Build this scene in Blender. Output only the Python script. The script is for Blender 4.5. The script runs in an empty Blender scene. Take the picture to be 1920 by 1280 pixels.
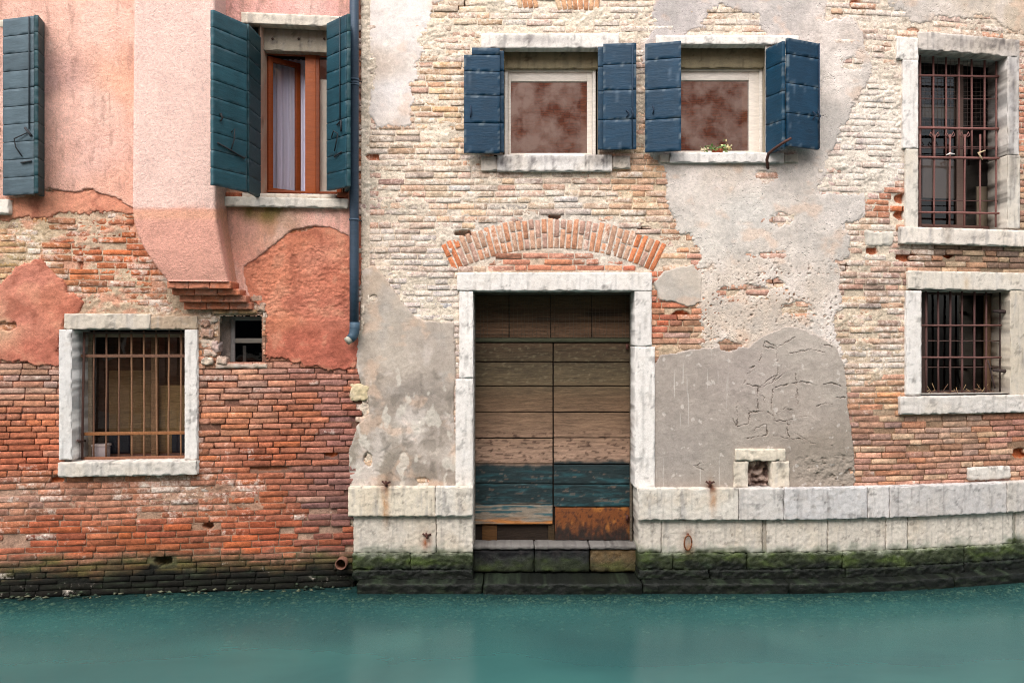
import bpy, math, random
import numpy as np
from mathutils import Matrix, Vector

# ---------------------------------------------------------------- camera, sky, light
scn = bpy.context.scene
COL = scn.collection
CAMD, FPX, CX, CY = 9.0, 1710.0, 960.0, 640.0      # camera distance, focal length in photo pixels, centre
cam_d = bpy.data.cameras.new('camera'); cam = bpy.data.objects.new('camera', cam_d); COL.objects.link(cam)
cam.location = (0, -CAMD, 0); cam.rotation_euler = (math.radians(90), 0, 0)
cam_d.sensor_width = 36; cam_d.lens = 36 * FPX / 1920; cam_d.clip_end = 300; cam_d.clip_start = 0.05
scn.camera = cam

SUN_EL, SUN_AZ = math.radians(50), math.radians(198)
world = bpy.data.worlds.new('World'); scn.world = world; world.use_nodes = True
wn = world.node_tree; bg = wn.nodes['Background']
sky = wn.nodes.new('ShaderNodeTexSky'); sky.sky_type = 'NISHITA'; sky.sun_disc = False
sky.sun_elevation = SUN_EL; sky.sun_rotation = SUN_AZ; sky.dust_density = 4.0; sky.air_density = 1.0
hs = wn.nodes.new('ShaderNodeHueSaturation'); hs.inputs['Saturation'].default_value = 0.35
wn.links.new(sky.outputs[0], hs.inputs['Color']); wn.links.new(hs.outputs[0], bg.inputs['Color'])
bg.inputs['Strength'].default_value = 0.15
sun_d = bpy.data.lights.new('sun', 'SUN'); sun = bpy.data.objects.new('sun', sun_d); COL.objects.link(sun)
sun_d.energy = 1.1; sun_d.angle = math.radians(60); sun_d.color = (1.0, 0.965, 0.93)
sdir = Vector((math.sin(SUN_AZ) * math.cos(SUN_EL), math.cos(SUN_AZ) * math.cos(SUN_EL), math.sin(SUN_EL)))
sun.rotation_euler = sdir.to_track_quat('Z', 'Y').to_euler(); sun.location = (0, -6, 12)
scn.cycles.use_denoising = True; scn.cycles.denoiser = 'OPENIMAGEDENOISE'; scn.cycles.denoising_input_passes = 'RGB_ALBEDO_NORMAL'; scn.cycles.denoising_prefilter = 'NONE'; scn.cycles.pixel_filter_type = 'BLACKMAN_HARRIS'; scn.cycles.filter_width = 1.0
scn.cycles.max_bounces = 6; scn.cycles.diffuse_bounces = 3; scn.cycles.glossy_bounces = 3; scn.cycles.transparent_max_bounces = 8; scn.cycles.sample_clamp_indirect = 4.0; scn.cycles.caustics_reflective = False
scn.view_settings.view_transform = 'Standard'; scn.view_settings.look = 'None'
scn.view_settings.gamma = 1; scn.view_settings.exposure = 0.92

# ---------------------------------------------------------------- helpers: colour and noise
random.seed(7); RNG = np.random.default_rng(7)
def lin(c):
    a = np.asarray(c, float) / 255.0
    return np.where(a <= 0.04045, a / 12.92, ((a + 0.055) / 1.055) ** 2.4)
_ang = RNG.random(256) * 2 * np.pi; GX, GY = np.cos(_ang), np.sin(_ang)
def pn(x, y, seed=0):
    x = np.asarray(x, float); y = np.asarray(y, float)
    xi = np.floor(x).astype(np.int64); yi = np.floor(y).astype(np.int64)
    xf = x - xi; yf = y - yi
    u = xf * xf * xf * (xf * (xf * 6 - 15) + 10); v = yf * yf * yf * (yf * (yf * 6 - 15) + 10)
    def g(ix, iy, dx, dy):
        h = (ix * 374761393 + iy * 668265263 + seed * 974711) & 0x7fffffff
        h = ((h ^ (h >> 13)) * 1274126177) & 0x7fffffff
        k = (h >> 11) & 255
        return GX[k] * dx + GY[k] * dy
    a = g(xi, yi, xf, yf); b = g(xi + 1, yi, xf - 1, yf)
    c = g(xi, yi + 1, xf, yf - 1); d = g(xi + 1, yi + 1, xf - 1, yf - 1)
    return (a + (b - a) * u + (c - a) * v + (a - b - c + d) * u * v) * 1.5
def fbm(x, y, o=4, seed=0, gain=0.5):
    s = 0; a = 1; t = 0
    for i in range(o):
        s = s + a * pn(x, y, seed + i * 17); t += a; a *= gain; x = x * 2.03 + 11.3; y = y * 2.03 + 5.7
    return s / t * 1.3
def sst(a, b, x):
    t = np.clip((x - a) / (b - a), 0, 1); return t * t * (3 - 2 * t)
def mixc(a, b, f):
    f = np.asarray(f)[..., None]; return a * (1 - f) + b * f

# ---------------------------------------------------------------- facade frames
ARC = (1038.0, 887.0, 421.0, 479.0, math.radians(26.5))     # the relieving arch: centre, inner and outer radius, half angle
XB = (662 - CX) / 190.0                       # the joint between the two houses
def yf(h, x):
    x = np.asarray(x, float)
    if h == 'L': return (x - XB) * 0.129
    return 0.45 * np.clip((x - 2.316) / 2.95, 0, 3) ** 1.8
def inv(h, px, py, off=0.0):
    dx = (px - CX) / FPX; x = dx * CAMD
    for _ in range(12): x = dx * (CAMD + float(yf(h, x)) - off)
    return x, (CY - py) / FPX * (CAMD + float(yf(h, x)) - off)
def fwd(h, x, z):
    d = CAMD + yf(h, x); return CX + FPX * x / d, CY - FPX * z / d
def pr(h, p0, q0, p1, q1, off=0.0):
    x0, _ = inv(h, p0, q0, off); x1, _ = inv(h, p1, q1, off)
    _, z1 = inv(h, (p0 + p1) / 2, q0, off); _, z0 = inv(h, (p0 + p1) / 2, q1, off)
    return x0, x1, z0, z1
def W(h, x, off, z):
    x = np.asarray(x, float); return np.stack([x, yf(h, x) - off, np.asarray(z, float)], -1)

# ---------------------------------------------------------------- objects
WL = {}                                       # world location of each object
def build(name, V, faces, mat, parent=None, col=None, lime=None, smooth=True, loc=None, auto=None):
    V = np.asarray(V, float)
    if loc is None:
        c = V.mean(0); loc = (c[0], c[1], V[:, 2].min())
    loc = np.asarray(loc, float); P = (V - loc).astype(np.float32)
    me = bpy.data.meshes.new(name)
    if not isinstance(faces, (list, tuple)): faces = [faces]
    faces = [np.asarray(f, np.int32) for f in faces if len(f)]
    idx = np.concatenate([f.ravel() for f in faces]); tot = np.concatenate([np.full(len(f), f.shape[1], np.int32) for f in faces])
    me.vertices.add(len(P)); me.vertices.foreach_set('co', P.ravel())
    me.loops.add(len(idx)); me.loops.foreach_set('vertex_index', idx)
    me.polygons.add(len(tot)); st = np.zeros(len(tot), np.int32); st[1:] = np.cumsum(tot)[:-1]
    me.polygons.foreach_set('loop_start', st); me.polygons.foreach_set('loop_total', tot)
    if smooth: me.polygons.foreach_set('use_smooth', np.ones(len(tot), bool))
    if col is not None:
        col = np.asarray(col, float)
        if col.ndim == 1: col = np.tile(col, (len(P), 1))
        a = me.attributes.new('Col', 'FLOAT_COLOR', 'POINT')
        a.data.foreach_set('color', np.concatenate([np.clip(col, 0, 1), np.ones((len(P), 1))], 1).astype(np.float32).ravel())
    if lime is not None:
        l = np.broadcast_to(np.asarray(lime, float), (len(P),))
        a = me.attributes.new('Lime', 'FLOAT', 'POINT'); a.data.foreach_set('value', np.ascontiguousarray(l, np.float32))
    me.update(calc_edges=True); me.validate()
    o = bpy.data.objects.new(name, me); COL.objects.link(o); me.materials.append(mat)
    o.location = loc; WL[o.name] = loc
    if parent is not None: setpar(o, parent)
    return o
def setpar(o, parent):
    o.parent = parent; o.matrix_parent_inverse = Matrix.Translation(-Vector(WL[parent.name]))
def tag(o, label=None, cat=None, group=None, kind=None):
    for k, v in (('label', label), ('category', cat), ('group', group), ('kind', kind)):
        if v: o[k] = v
    return o
def thing(name, loc, label, cat, group=None):
    o = bpy.data.objects.new(name, None); COL.objects.link(o); o.location = loc; WL[o.name] = np.asarray(loc, float)
    return tag(o, label, cat, group)

# ---------------------------------------------------------------- materials
def N(nt, t, **kw):
    n = nt.nodes.new(t)
    for k, v in kw.items():
        if k in n.inputs: n.inputs[k].default_value = v
        else: setattr(n, k, v)
    return n
def MA(nt, op, a, b, clamp=False):
    n = nt.nodes.new('ShaderNodeMath'); n.operation = op; n.use_clamp = clamp
    for i, v in enumerate((a, b)):
        if hasattr(v, 'links'): nt.links.new(v, n.inputs[i])
        else: n.inputs[i].default_value = v
    return n.outputs[0]
def masonry(name, a1=0.12, a2=0.16, a3=0.10, bump=0.5, s2=45, s3=190, rough=0.92, spec=0.25, limec=(222, 212, 200), use_lime=True,
            stretch=(1, 1, 1), dist=0.012, base=None, pits=0.0):
    m = bpy.data.materials.new(name); m.use_nodes = True; nt = m.node_tree; L = nt.links
    b = nt.nodes['Principled BSDF']
    geo = N(nt, 'ShaderNodeNewGeometry'); mp = N(nt, 'ShaderNodeMapping'); mp.inputs['Scale'].default_value = stretch
    L.new(geo.outputs['Position'], mp.inputs['Vector']); v = mp.outputs[0]
    n1 = N(nt, 'ShaderNodeTexNoise', Scale=6.0, Detail=6.0, Roughness=0.6); L.new(v, n1.inputs['Vector'])
    n2 = N(nt, 'ShaderNodeTexNoise', Scale=s2, Detail=6.0, Roughness=0.68); L.new(v, n2.inputs['Vector'])
    n3 = N(nt, 'ShaderNodeTexNoise', Scale=s3, Detail=3.0, Roughness=0.7); L.new(v, n3.inputs['Vector'])
    f1, f2, f3 = (n.outputs['Fac'] for n in (n1, n2, n3))
    val = MA(nt, 'ADD', MA(nt, 'MULTIPLY', MA(nt, 'SUBTRACT', f1, 0.5), a1 * 4), MA(nt, 'MULTIPLY', MA(nt, 'SUBTRACT', f2, 0.5), a2 * 4))
    val = MA(nt, 'ADD', val, MA(nt, 'MULTIPLY', MA(nt, 'SUBTRACT', f3, 0.5), a3 * 4)); val = MA(nt, 'ADD', val, 1.0)
    val = MA(nt, 'MAXIMUM', val, 0.25)
    if base is None:
        at = N(nt, 'ShaderNodeAttribute', attribute_name='Col'); c = at.outputs['Color']
    else:
        rgb = N(nt, 'ShaderNodeRGB'); rgb.outputs[0].default_value = (*lin(base), 1); c = rgb.outputs[0]
    if use_lime:
        la = N(nt, 'ShaderNodeAttribute', attribute_name='Lime')
        k = MA(nt, 'ADD', MA(nt, 'ADD', MA(nt, 'MULTIPLY', f2, 0.5), MA(nt, 'MULTIPLY', f1, 0.5)), MA(nt, 'MULTIPLY', la.outputs['Fac'], 0.5))
        k = MA(nt, 'MULTIPLY', MA(nt, 'SUBTRACT', k, 0.69), 6.0, True)
        k = MA(nt, 'MULTIPLY', k, 0.85)
        mx = N(nt, 'ShaderNodeMix', data_type='RGBA'); L.new(k, mx.inputs[0]); L.new(c, mx.inputs[6]); mx.inputs[7].default_value = (*lin(limec), 1)
        c = mx.outputs[2]
    vm = N(nt, 'ShaderNodeVectorMath', operation='SCALE'); L.new(c, vm.inputs[0]); L.new(val, vm.inputs['Scale'])
    L.new(vm.outputs[0], b.inputs['Base Color'])
    hgt = MA(nt, 'ADD', MA(nt, 'MULTIPLY', f2, 0.65), MA(nt, 'MULTIPLY', f3, 0.35))
    if pits > 0:
        vo = N(nt, 'ShaderNodeTexVoronoi', Scale=38.0); L.new(v, vo.inputs['Vector'])
        pt = MA(nt, 'MULTIPLY', MA(nt, 'SUBTRACT', 0.28, vo.outputs['Distance']), 4.0, True)
        gate = MA(nt, 'MULTIPLY', MA(nt, 'SUBTRACT', f1, 0.45), 8.0, True)
        hgt = MA(nt, 'SUBTRACT', hgt, MA(nt, 'MULTIPLY', MA(nt, 'MULTIPLY', pt, gate), pits))
    bp = N(nt, 'ShaderNodeBump', Strength=bump, Distance=dist); L.new(hgt, bp.inputs['Height']); L.new(bp.outputs[0], b.inputs['Normal'])
    b.inputs['Roughness'].default_value = rough; b.inputs['Specular IOR Level'].default_value = spec
    return m
M = {}
M['brick'] = masonry('brick', a1=.12, a2=.46, a3=.26, bump=.9, s2=30, s3=100, limec=(212, 200, 188))
M['mortar'] = masonry('mortar', a1=.12, a2=.34, a3=.24, bump=1.0, s2=32, s3=105, limec=(212, 202, 190))
M['plaster'] = masonry('plaster', a1=.09, a2=.12, a3=.12, bump=.5, s2=26, s3=110, use_lime=True)
M['pitted'] = masonry('pitted_plaster', a1=.10, a2=.17, a3=.16, bump=.9, s2=28, s3=105, pits=.8)
M['stucco'] = masonry('stucco', a1=.06, a2=.20, a3=.22, bump=1.0, dist=.02, s2=34, s3=90, use_lime=False)
M['rough'] = masonry('rough_render', a1=.10, a2=.24, a3=.20, bump=1.0, s2=30, s3=105, use_lime=True, limec=(205, 150, 125))
M['stone'] = masonry('stone', a1=.05, a2=.10, a3=.07, bump=.55, s2=26, s3=95, use_lime=False)
M['wet'] = masonry('wet_stone', a1=.15, a2=.35, a3=.25, bump=1.0, s2=24, s3=90, use_lime=False, rough=.55, spec=.22)
M['wood'] = masonry('wood', a1=.20, a2=.34, a3=.26, bump=.8, s2=8, s3=26, stretch=(1, 1, 9), use_lime=False, rough=.75)
M['paint'] = masonry('painted_board', a1=.08, a2=.14, a3=.10, bump=.35, s2=8, s3=30, stretch=(1, 1, 7), use_lime=False, rough=.5, spec=.3)
M['iron'] = masonry('iron', a1=.12, a2=.22, a3=.16, bump=.6, s2=60, s3=200, use_lime=False, rough=.75, spec=.4)
M['cloth'] = masonry('cloth', a1=.03, a2=.03, a3=.03, bump=.15, use_lime=False, rough=.95, stretch=(1, 1, .2))
M['inside'] = masonry('inside', a1=.05, a2=.05, a3=.03, bump=.1, use_lime=False, rough=.95, spec=.1)
M['leaf'] = masonry('leaf', a1=.1, a2=.1, a3=.05, bump=.1, use_lime=False, rough=.6)
def glass(name, refl, tint, rough=0.015, wave=0.05, scale=5.0):
    m = bpy.data.materials.new(name); m.use_nodes = True; nt = m.node_tree; L = nt.links
    nt.nodes.remove(nt.nodes['Principled BSDF']); out = nt.nodes['Material Output']
    tr = N(nt, 'ShaderNodeBsdfTransparent'); tr.inputs[0].default_value = (*tint, 1)
    gl = N(nt, 'ShaderNodeBsdfGlossy', Roughness=rough); mx = N(nt, 'ShaderNodeMixShader'); mx.inputs[0].default_value = refl
    no = N(nt, 'ShaderNodeTexNoise', Scale=scale, Detail=2.0); geo = N(nt, 'ShaderNodeNewGeometry'); L.new(geo.outputs['Position'], no.inputs['Vector'])
    bp = N(nt, 'ShaderNodeBump', Strength=wave, Distance=0.05); L.new(no.outputs[0], bp.inputs['Height']); L.new(bp.outputs[0], gl.inputs['Normal'])
    L.new(tr.outputs[0], mx.inputs[1]); L.new(gl.outputs[0], mx.inputs[2]); L.new(mx.outputs[0], out.inputs[0])
    return m
M['glass'] = glass('old_glass', .64, (.9, .9, .9), wave=.014, scale=3.0)
M['glass2'] = glass('clear_glass', .22, (.95, .95, .95), wave=.02)
M['darkglass'] = glass('dirty_glass', .06, (.6, .6, .6), wave=.02)

# ---------------------------------------------------------------- shape builders
def axis(L_, n, r):
    if r <= 0: return np.linspace(0, L_, n + 1)
    r = min(r, L_ * 0.45)
    return np.concatenate([[0, .3 * r], np.linspace(r, L_ - r, max(n, 1) + 1), [L_ - .3 * r, L_]])
def rbox(sx, sy, sz, cell=0.05, r=0.008, amp=0.0, seed=0, chip=0.0, ny=1, freq=9.0):
    """rounded, worn box centred in x,y with its base at z=0"""
    ax = [axis(s, max(1, int(s / cell)) if i != 1 else ny, r) for i, s in enumerate((sx, sy, sz))]
    n = [len(a) for a in ax]; V = []; Q = []; base = 0
    for d in range(3):
        a, b = [k for k in range(3) if k != d]
        for e in (0, n[d] - 1):
            I, J = np.meshgrid(np.arange(n[a]), np.arange(n[b]), indexing='ij')
            key = np.zeros(I.shape + (3,), np.int64); key[..., a] = I; key[..., b] = J; key[..., d] = e
            V.append(key.reshape(-1, 3)); g = np.arange(I.size).reshape(I.shape) + base; base += I.size
            q = np.stack([g[:-1, :-1], g[1:, :-1], g[1:, 1:], g[:-1, 1:]], -1).reshape(-1, 4)
            flip = (e == 0) ^ (d == 1)
            Q.append(q[:, ::-1] if flip else q)
    K = np.concatenate(V); Q = np.concatenate(Q)
    kk = (K[:, 0] * n[1] + K[:, 1]) * n[2] + K[:, 2]
    u, first, invx = np.unique(kk, return_index=True, return_inverse=True)
    K = K[first]; Q = invx.ravel()[Q]
    S = np.array([sx, sy, sz]); P = np.stack([ax[i][K[:, i]] for i in range(3)], -1) - S / 2
    if r > 0:
        rr = np.minimum(r, S * .45); inner = np.clip(P, -(S / 2 - rr), S / 2 - rr); dd = P - inner
        ln = np.linalg.norm(dd / rr, axis=1, keepdims=True); nn = dd / np.maximum(np.linalg.norm(dd, axis=1, keepdims=True), 1e-9)
        P = np.where(ln > 1, inner + dd / np.maximum(ln, 1e-9), P)
        if amp > 0 or chip > 0:
            o = seed * 3.17; w = fbm((P[:, 0] + .8 * P[:, 1]) * freq + o, (P[:, 2] + .6 * P[:, 1]) * freq + o, 4, seed)
            P = P + nn * (amp * w)[:, None]
            edge = (np.abs(dd) > 1e-6).sum(1) > 1
            w2 = fbm((P[:, 0] + P[:, 1]) * 14 + o, (P[:, 2] - P[:, 1]) * 14, 3, seed + 5)
            P = P - nn * (np.where(edge, chip * np.clip(w2 * 1.6, 0, 1), 0))[:, None]
    P[:, 2] += sz / 2
    return P, Q
WATER = -2.42
def tide(c, x, z, green=1.0, fade=0.0):
    """algae and tide mark by height above the water"""
    hgt = z - WATER + fbm(x * 2.2, z * 3, 3, 91) * .07 + fbm(x * 9, z * 14, 3, 92) * .05 - fade
    pale = lin((122, 132, 116)); grn = lin((42, 50, 27)); dk = lin((15, 18, 16)); mossy = lin((64, 78, 32))
    w = fbm(x * 3.5, z * 10, 3, 95)
    g2 = mixc(grn, mossy, sst(-.1, .5, w)) * 1.0
    c = mixc(c, pale * np.ones_like(c), .55 * green * sst(.44, .37, hgt))
    c = mixc(c, g2, (.55 + .4 * green) * sst(.40, .31, hgt)); dk2 = mixc(dk * np.ones_like(c), lin((44, 54, 40)) * np.ones_like(c), .75 * sst(.1, .5, fbm(x * 5, z * 26, 4, 97, .6))); c = mixc(c, dk2, .95 * sst(.29, .18, hgt))
    return c
RUST = [(725, 940, 7, 38, (170, 110, 40), .85), (723, 912, 10, 8, (95, 50, 30), .8), (800, 1015, 9, 16, (150, 80, 35), .9), (1332, 930, 7, 26, (185, 125, 60), .75), (1331, 912, 10, 8, (90, 45, 30), .8),
        (1290, 1032, 9, 16, (185, 115, 35), .9), (1288, 1004, 12, 18, (140, 100, 75), .5), (1808, 530, 6, 22, (190, 165, 135), .6), (944, 305, 20, 15, (48, 42, 46), .85), (1128, 303, 24, 13, (52, 46, 50), .8), (1030, 300, 60, 8, (120, 112, 116), .5), (985, 76, 34, 8, (104, 96, 98), .7), (1040, 78, 40, 7, (130, 122, 122), .55),
        (1870, 84, 36, 13, (70, 64, 66), .8), (1800, 84, 46, 12, (120, 112, 108), .6), (1896, 170, 9, 70, (84, 80, 84), .7), (1893, 300, 7, 60, (70, 66, 68), .7), (1770, 445, 8, 20, (120, 104, 86), .6), (1820, 445, 30, 8, (126, 116, 108), .5), (560, 40, 60, 5, (150, 142, 134), .5), (150, 700, 8, 50, (150, 148, 150), .5), (1205, 780, 3, 90, (150, 146, 142), .5)]
def rust(c, px, py):
    for (a, b, rx, ry, col, s) in RUST:
        d = ((px - a) / rx) ** 2 + ((py - b) / ry) ** 2
        m = d < 6
        if m.any():
            f = np.zeros(len(px)); f[m] = s * np.exp(-d[m] * 1.1) * (0.75 + .6 * fbm(px[m] * .15, py[m] * .05, 3, 3)); c = mixc(c, lin(col) * np.ones_like(c), np.clip(f, 0, 1))
    return c
def stonecol(px, py, x, z, base, seed=0, soot=0.0, beige=.3, streak=.5, ti=True, fade=0.0, green=1.0):
    c = np.ones((len(x), 3)) * lin(base) * (.86 + .14 * ((seed * 0.6180339) % 1.0)); pale = 1.0 if sum(base) > 380 else 0.0
    if pale: c = c * np.array([1.0, .975, .935])
    a = fbm(x * 2.5 + seed, z * 2.5, 4, seed + 3); s = fbm(x * 14 + seed, z * 2.2, 4, seed + 4, .65); k = fbm(x * 16, z * 16 + seed, 4, seed + 8, .65)
    c = mixc(c, lin((205, 188, 165)) * np.ones_like(c), pale * beige * sst(-.1, .5, a))
    c = mixc(c, lin((178, 173, 170)) * np.ones_like(c), pale * .8 * streak * sst(.1, .6, s))
    c = mixc(c, lin((178, 168, 158)) * np.ones_like(c), pale * .35 * sst(.1, .5, k))
    cru = fbm(x * 7 + seed, z * 9, 5, seed + 12, .7); c = c * (1 - .38 * sst(.26, .42, cru) + .06 * sst(-.2, -.5, cru) - .22 * sst(.2, .5, fbm(x * 26 + seed, z * 3.0, 3, seed + 14)))[:, None]
    if soot > 0: c = mixc(c, lin((62, 56, 54)) * np.ones_like(c), soot * sst(0.0, .55, s * .75 + k * .35 + a * .35))
    c = rust(c, px, py)
    if ti: c = tide(c, x, z, green, fade)
    return c
def stone(name, parent, h, rect, front, back, base=(224, 218, 212), cell=0.016, r=0.005, amp=0.0028, chip=0.010, seed=0, mat='stone', label=None, colkw={}, skew=None, freq=26.0):
    """worn block filling a pixel rectangle measured on its front face"""
    x0, x1, z0, z1 = pr(h, *rect, front)
    P, Q = rbox(x1 - x0, front - back, z1 - z0, cell, r, amp, seed, chip, freq=freq)
    x = P[:, 0] + (x0 + x1) / 2; z = P[:, 2] + z0; off = (front + back) / 2 - P[:, 1]
    if skew is not None: x, off, z = skew(x, off, z)
    px, py = fwd(h, x, z)
    c = stonecol(px, py, x, z, base, seed, **colkw)
    o = build(name, W(h, x, off, z), Q, M[mat], parent, c, 0.0)
    if label: o['label'] = label
    return o
def tube(name, parent, pts, r, mat, col, seg=8, amp=0.0, lime=None):
    """round bar through world points"""
    pts = [Vector(p) for p in pts]; V = []; rs = r if hasattr(r, '__len__') else [r] * len(pts)
    for i, p in enumerate(pts):
        t = (pts[min(i + 1, len(pts) - 1)] - pts[max(i - 1, 0)]).normalized()
        a = t.cross(Vector((0, 1, 0)) if abs(t.y) < .9 else Vector((1, 0, 0))).normalized(); b = t.cross(a)
        for k in range(seg):
            an = 2 * math.pi * k / seg; rr = rs[i] * (1 + amp * random.uniform(-1, 1)); V.append(p + a * math.cos(an) * rr + b * math.sin(an) * rr)
    Q = [(i * seg + k, i * seg + (k + 1) % seg, (i + 1) * seg + (k + 1) % seg, (i + 1) * seg + k) for i in range(len(pts) - 1) for k in range(seg)]
    n = len(V); V += [pts[0], pts[-1]]
    T = [(n, (k + 1) % seg, k) for k in range(seg)] + [(n + 1, n - seg + k, n - seg + (k + 1) % seg) for k in range(seg)]
    V = np.array([tuple(v) for v in V]); c = np.ones((len(V), 3)) * lin(col)
    c = c * (1 + .35 * fbm(V[:, 0] * 9 + V[:, 1] * 5, V[:, 2] * 9, 3, 77))[:, None]
    return build(name, V, [np.array(Q), np.array(T)], M[mat], parent, c, smooth=True)
def wp(h, px, py, off):
    x, z = inv(h, px, py, off); return (x, float(yf(h, x)) - off, z)
def bar(parent, h, p0, p1, off, r=0.009, col=(92, 62, 52), name='bar', n=5, wob=0.0015, mat='iron', off1=None):
    a = Vector(wp(h, *p0, off)); b = Vector(wp(h, *p1, off if off1 is None else off1))
    pts = [a.lerp(b, t) + Vector((random.uniform(-wob, wob), random.uniform(-wob, wob), random.uniform(-wob, wob))) for t in np.linspace(0, 1, n)]
    return tube(name, parent, pts, r, mat, col, amp=.08)
def boxpx(name, parent, h, rect, front, back, mat, col, r=0.004, cell=.08, amp=0, seed=0, colfn=None):
    x0, x1, z0, z1 = pr(h, *rect, front)
    P, Q = rbox(x1 - x0, front - back, z1 - z0, cell, r, amp, seed)
    x = P[:, 0] + (x0 + x1) / 2; z = P[:, 2] + z0; off = (front + back) / 2 - P[:, 1]
    px, py = fwd(h, x, z)
    c = colfn(px, py, x, z) if colfn else np.ones((len(x), 3)) * lin(col)
    return build(name, W(h, x, off, z), Q, M[mat], parent, c)
def polysd(px, py, poly):
    """signed distance in pixels, positive inside"""
    P = np.asarray(poly, float); d2 = np.full(px.shape, 1e18); ins = np.zeros(px.shape, bool)
    for (ax, ay), (bx, by) in zip(P, np.roll(P, -1, 0)):
        ex, ey = bx - ax, by - ay; wx, wy = px - ax, py - ay
        t = np.clip((wx * ex + wy * ey) / (ex * ex + ey * ey + 1e-9), 0, 1)
        d2 = np.minimum(d2, (wx - ex * t) ** 2 + (wy - ey * t) ** 2)
        if ay != by:
            cr = ((ay <= py) & (by > py)) | ((by <= py) & (ay > py))
            ins ^= cr & (px < ax + (py - ay) / (by - ay) * ex)
    d = np.sqrt(d2); return np.where(ins, d, -d)
def rectsd(px, py, r):
    x0, y0, x1, y1 = r
    dx = np.minimum(px - x0, x1 - px); dy = np.minimum(py - y0, y1 - py)
    return np.minimum(dx, dy)
def idw(px, py, ctl, p=3.0):
    num = 0; den = 0
    for c in ctl:
        w = 1.0 / (((px - c[0]) ** 2 + ((py - c[1]) * 1.4) ** 2) ** (p / 2) + 400.0)
        v = np.asarray(c[2], float); num = num + (w[..., None] * v if v.ndim else w * v); den = den + w
    return num / (den[..., None] if np.ndim(ctl[0][2]) else den)

# ---------------------------------------------------------------- layout data (photo pixels)
X0, X1, Y0, Y1 = -130, 2050, -150, 1165
HOLES = {'L': [(136, 612, 345, 880), (120, 592, 362, 885), (410, 590, 492, 680), (490, 32, 640, 366), (455, 32, 648, 384), (-120, 40, 5, 395)],
         'R': [(862, 514, 1218, 912), (872, 540, 1200, 1200), (910, 66, 1155, 94), (942, 90, 1124, 295), (925, 288, 1145, 318), (1236, 70, 1492, 88), (1270, 85, 1436, 290), (1244, 286, 1490, 302),
               (1698, 72, 1900, 450), (1694, 432, 1925, 452), (1706, 516, 1995, 765), (1696, 745, 2010, 768), (660, 920, 885, 1200), (1195, 922, 2100, 1200), (1385, 845, 1470, 914), (1820, 879, 1890, 895)]}
# dents and putlog holes: px, py, rx, ry, depth
DENTS = {'R': [(869, 437, 15, 5, .10), (1040, 406, 10, 4, .09), (1208, 430, 11, 5, .09), (862, 8, 14, 8, .10), (908, 42, 8, 5, .07), (950, 327, 4, 4, .08), (1455, 530, 11, 6, .05), (1583, 501, 9, 6, .06), (1605, 8, 10, 9, .05),
               (1275, 592, 16, 9, .05), (1690, 372, 12, 9, .05), (1690, 402, 12, 9, .05), (1700, 482, 20, 8, .05), (1635, 470, 10, 8, .05), (1780, 478, 9, 6, .06), (1712, 58, 10, 5, .05), (1913, 850, 14, 9, .06), (1663, 90, 9, 6, .04), (700, 295, 12, 8, .04)],
         'L': [(390, 985, 9, 7, .10), (305, 1052, 15, 9, .10), (400, 840, 8, 5, .06), (52, 700 + 25, 4, 4, .05), (390, 715, 6, 5, .04), (535, 840, 14, 5, .04), (105, 900, 14, 5, .04), (620, 850, 12, 6, .03), (150, 490, 4, 24, .03), (500, 878, 40, 4, .02)]}
def dent(h, px, py):
    d = np.zeros(np.shape(px))
    for (a, b, rx, ry, dp) in DENTS[h]:
        q = ((px - a) / rx) ** 2 + ((py - b) / ry) ** 2
        d = np.maximum(d, dp * sst(1.35, .7, q + .5 * fbm(px * .12, py * .12, 2, 5)))
    return d
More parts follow.
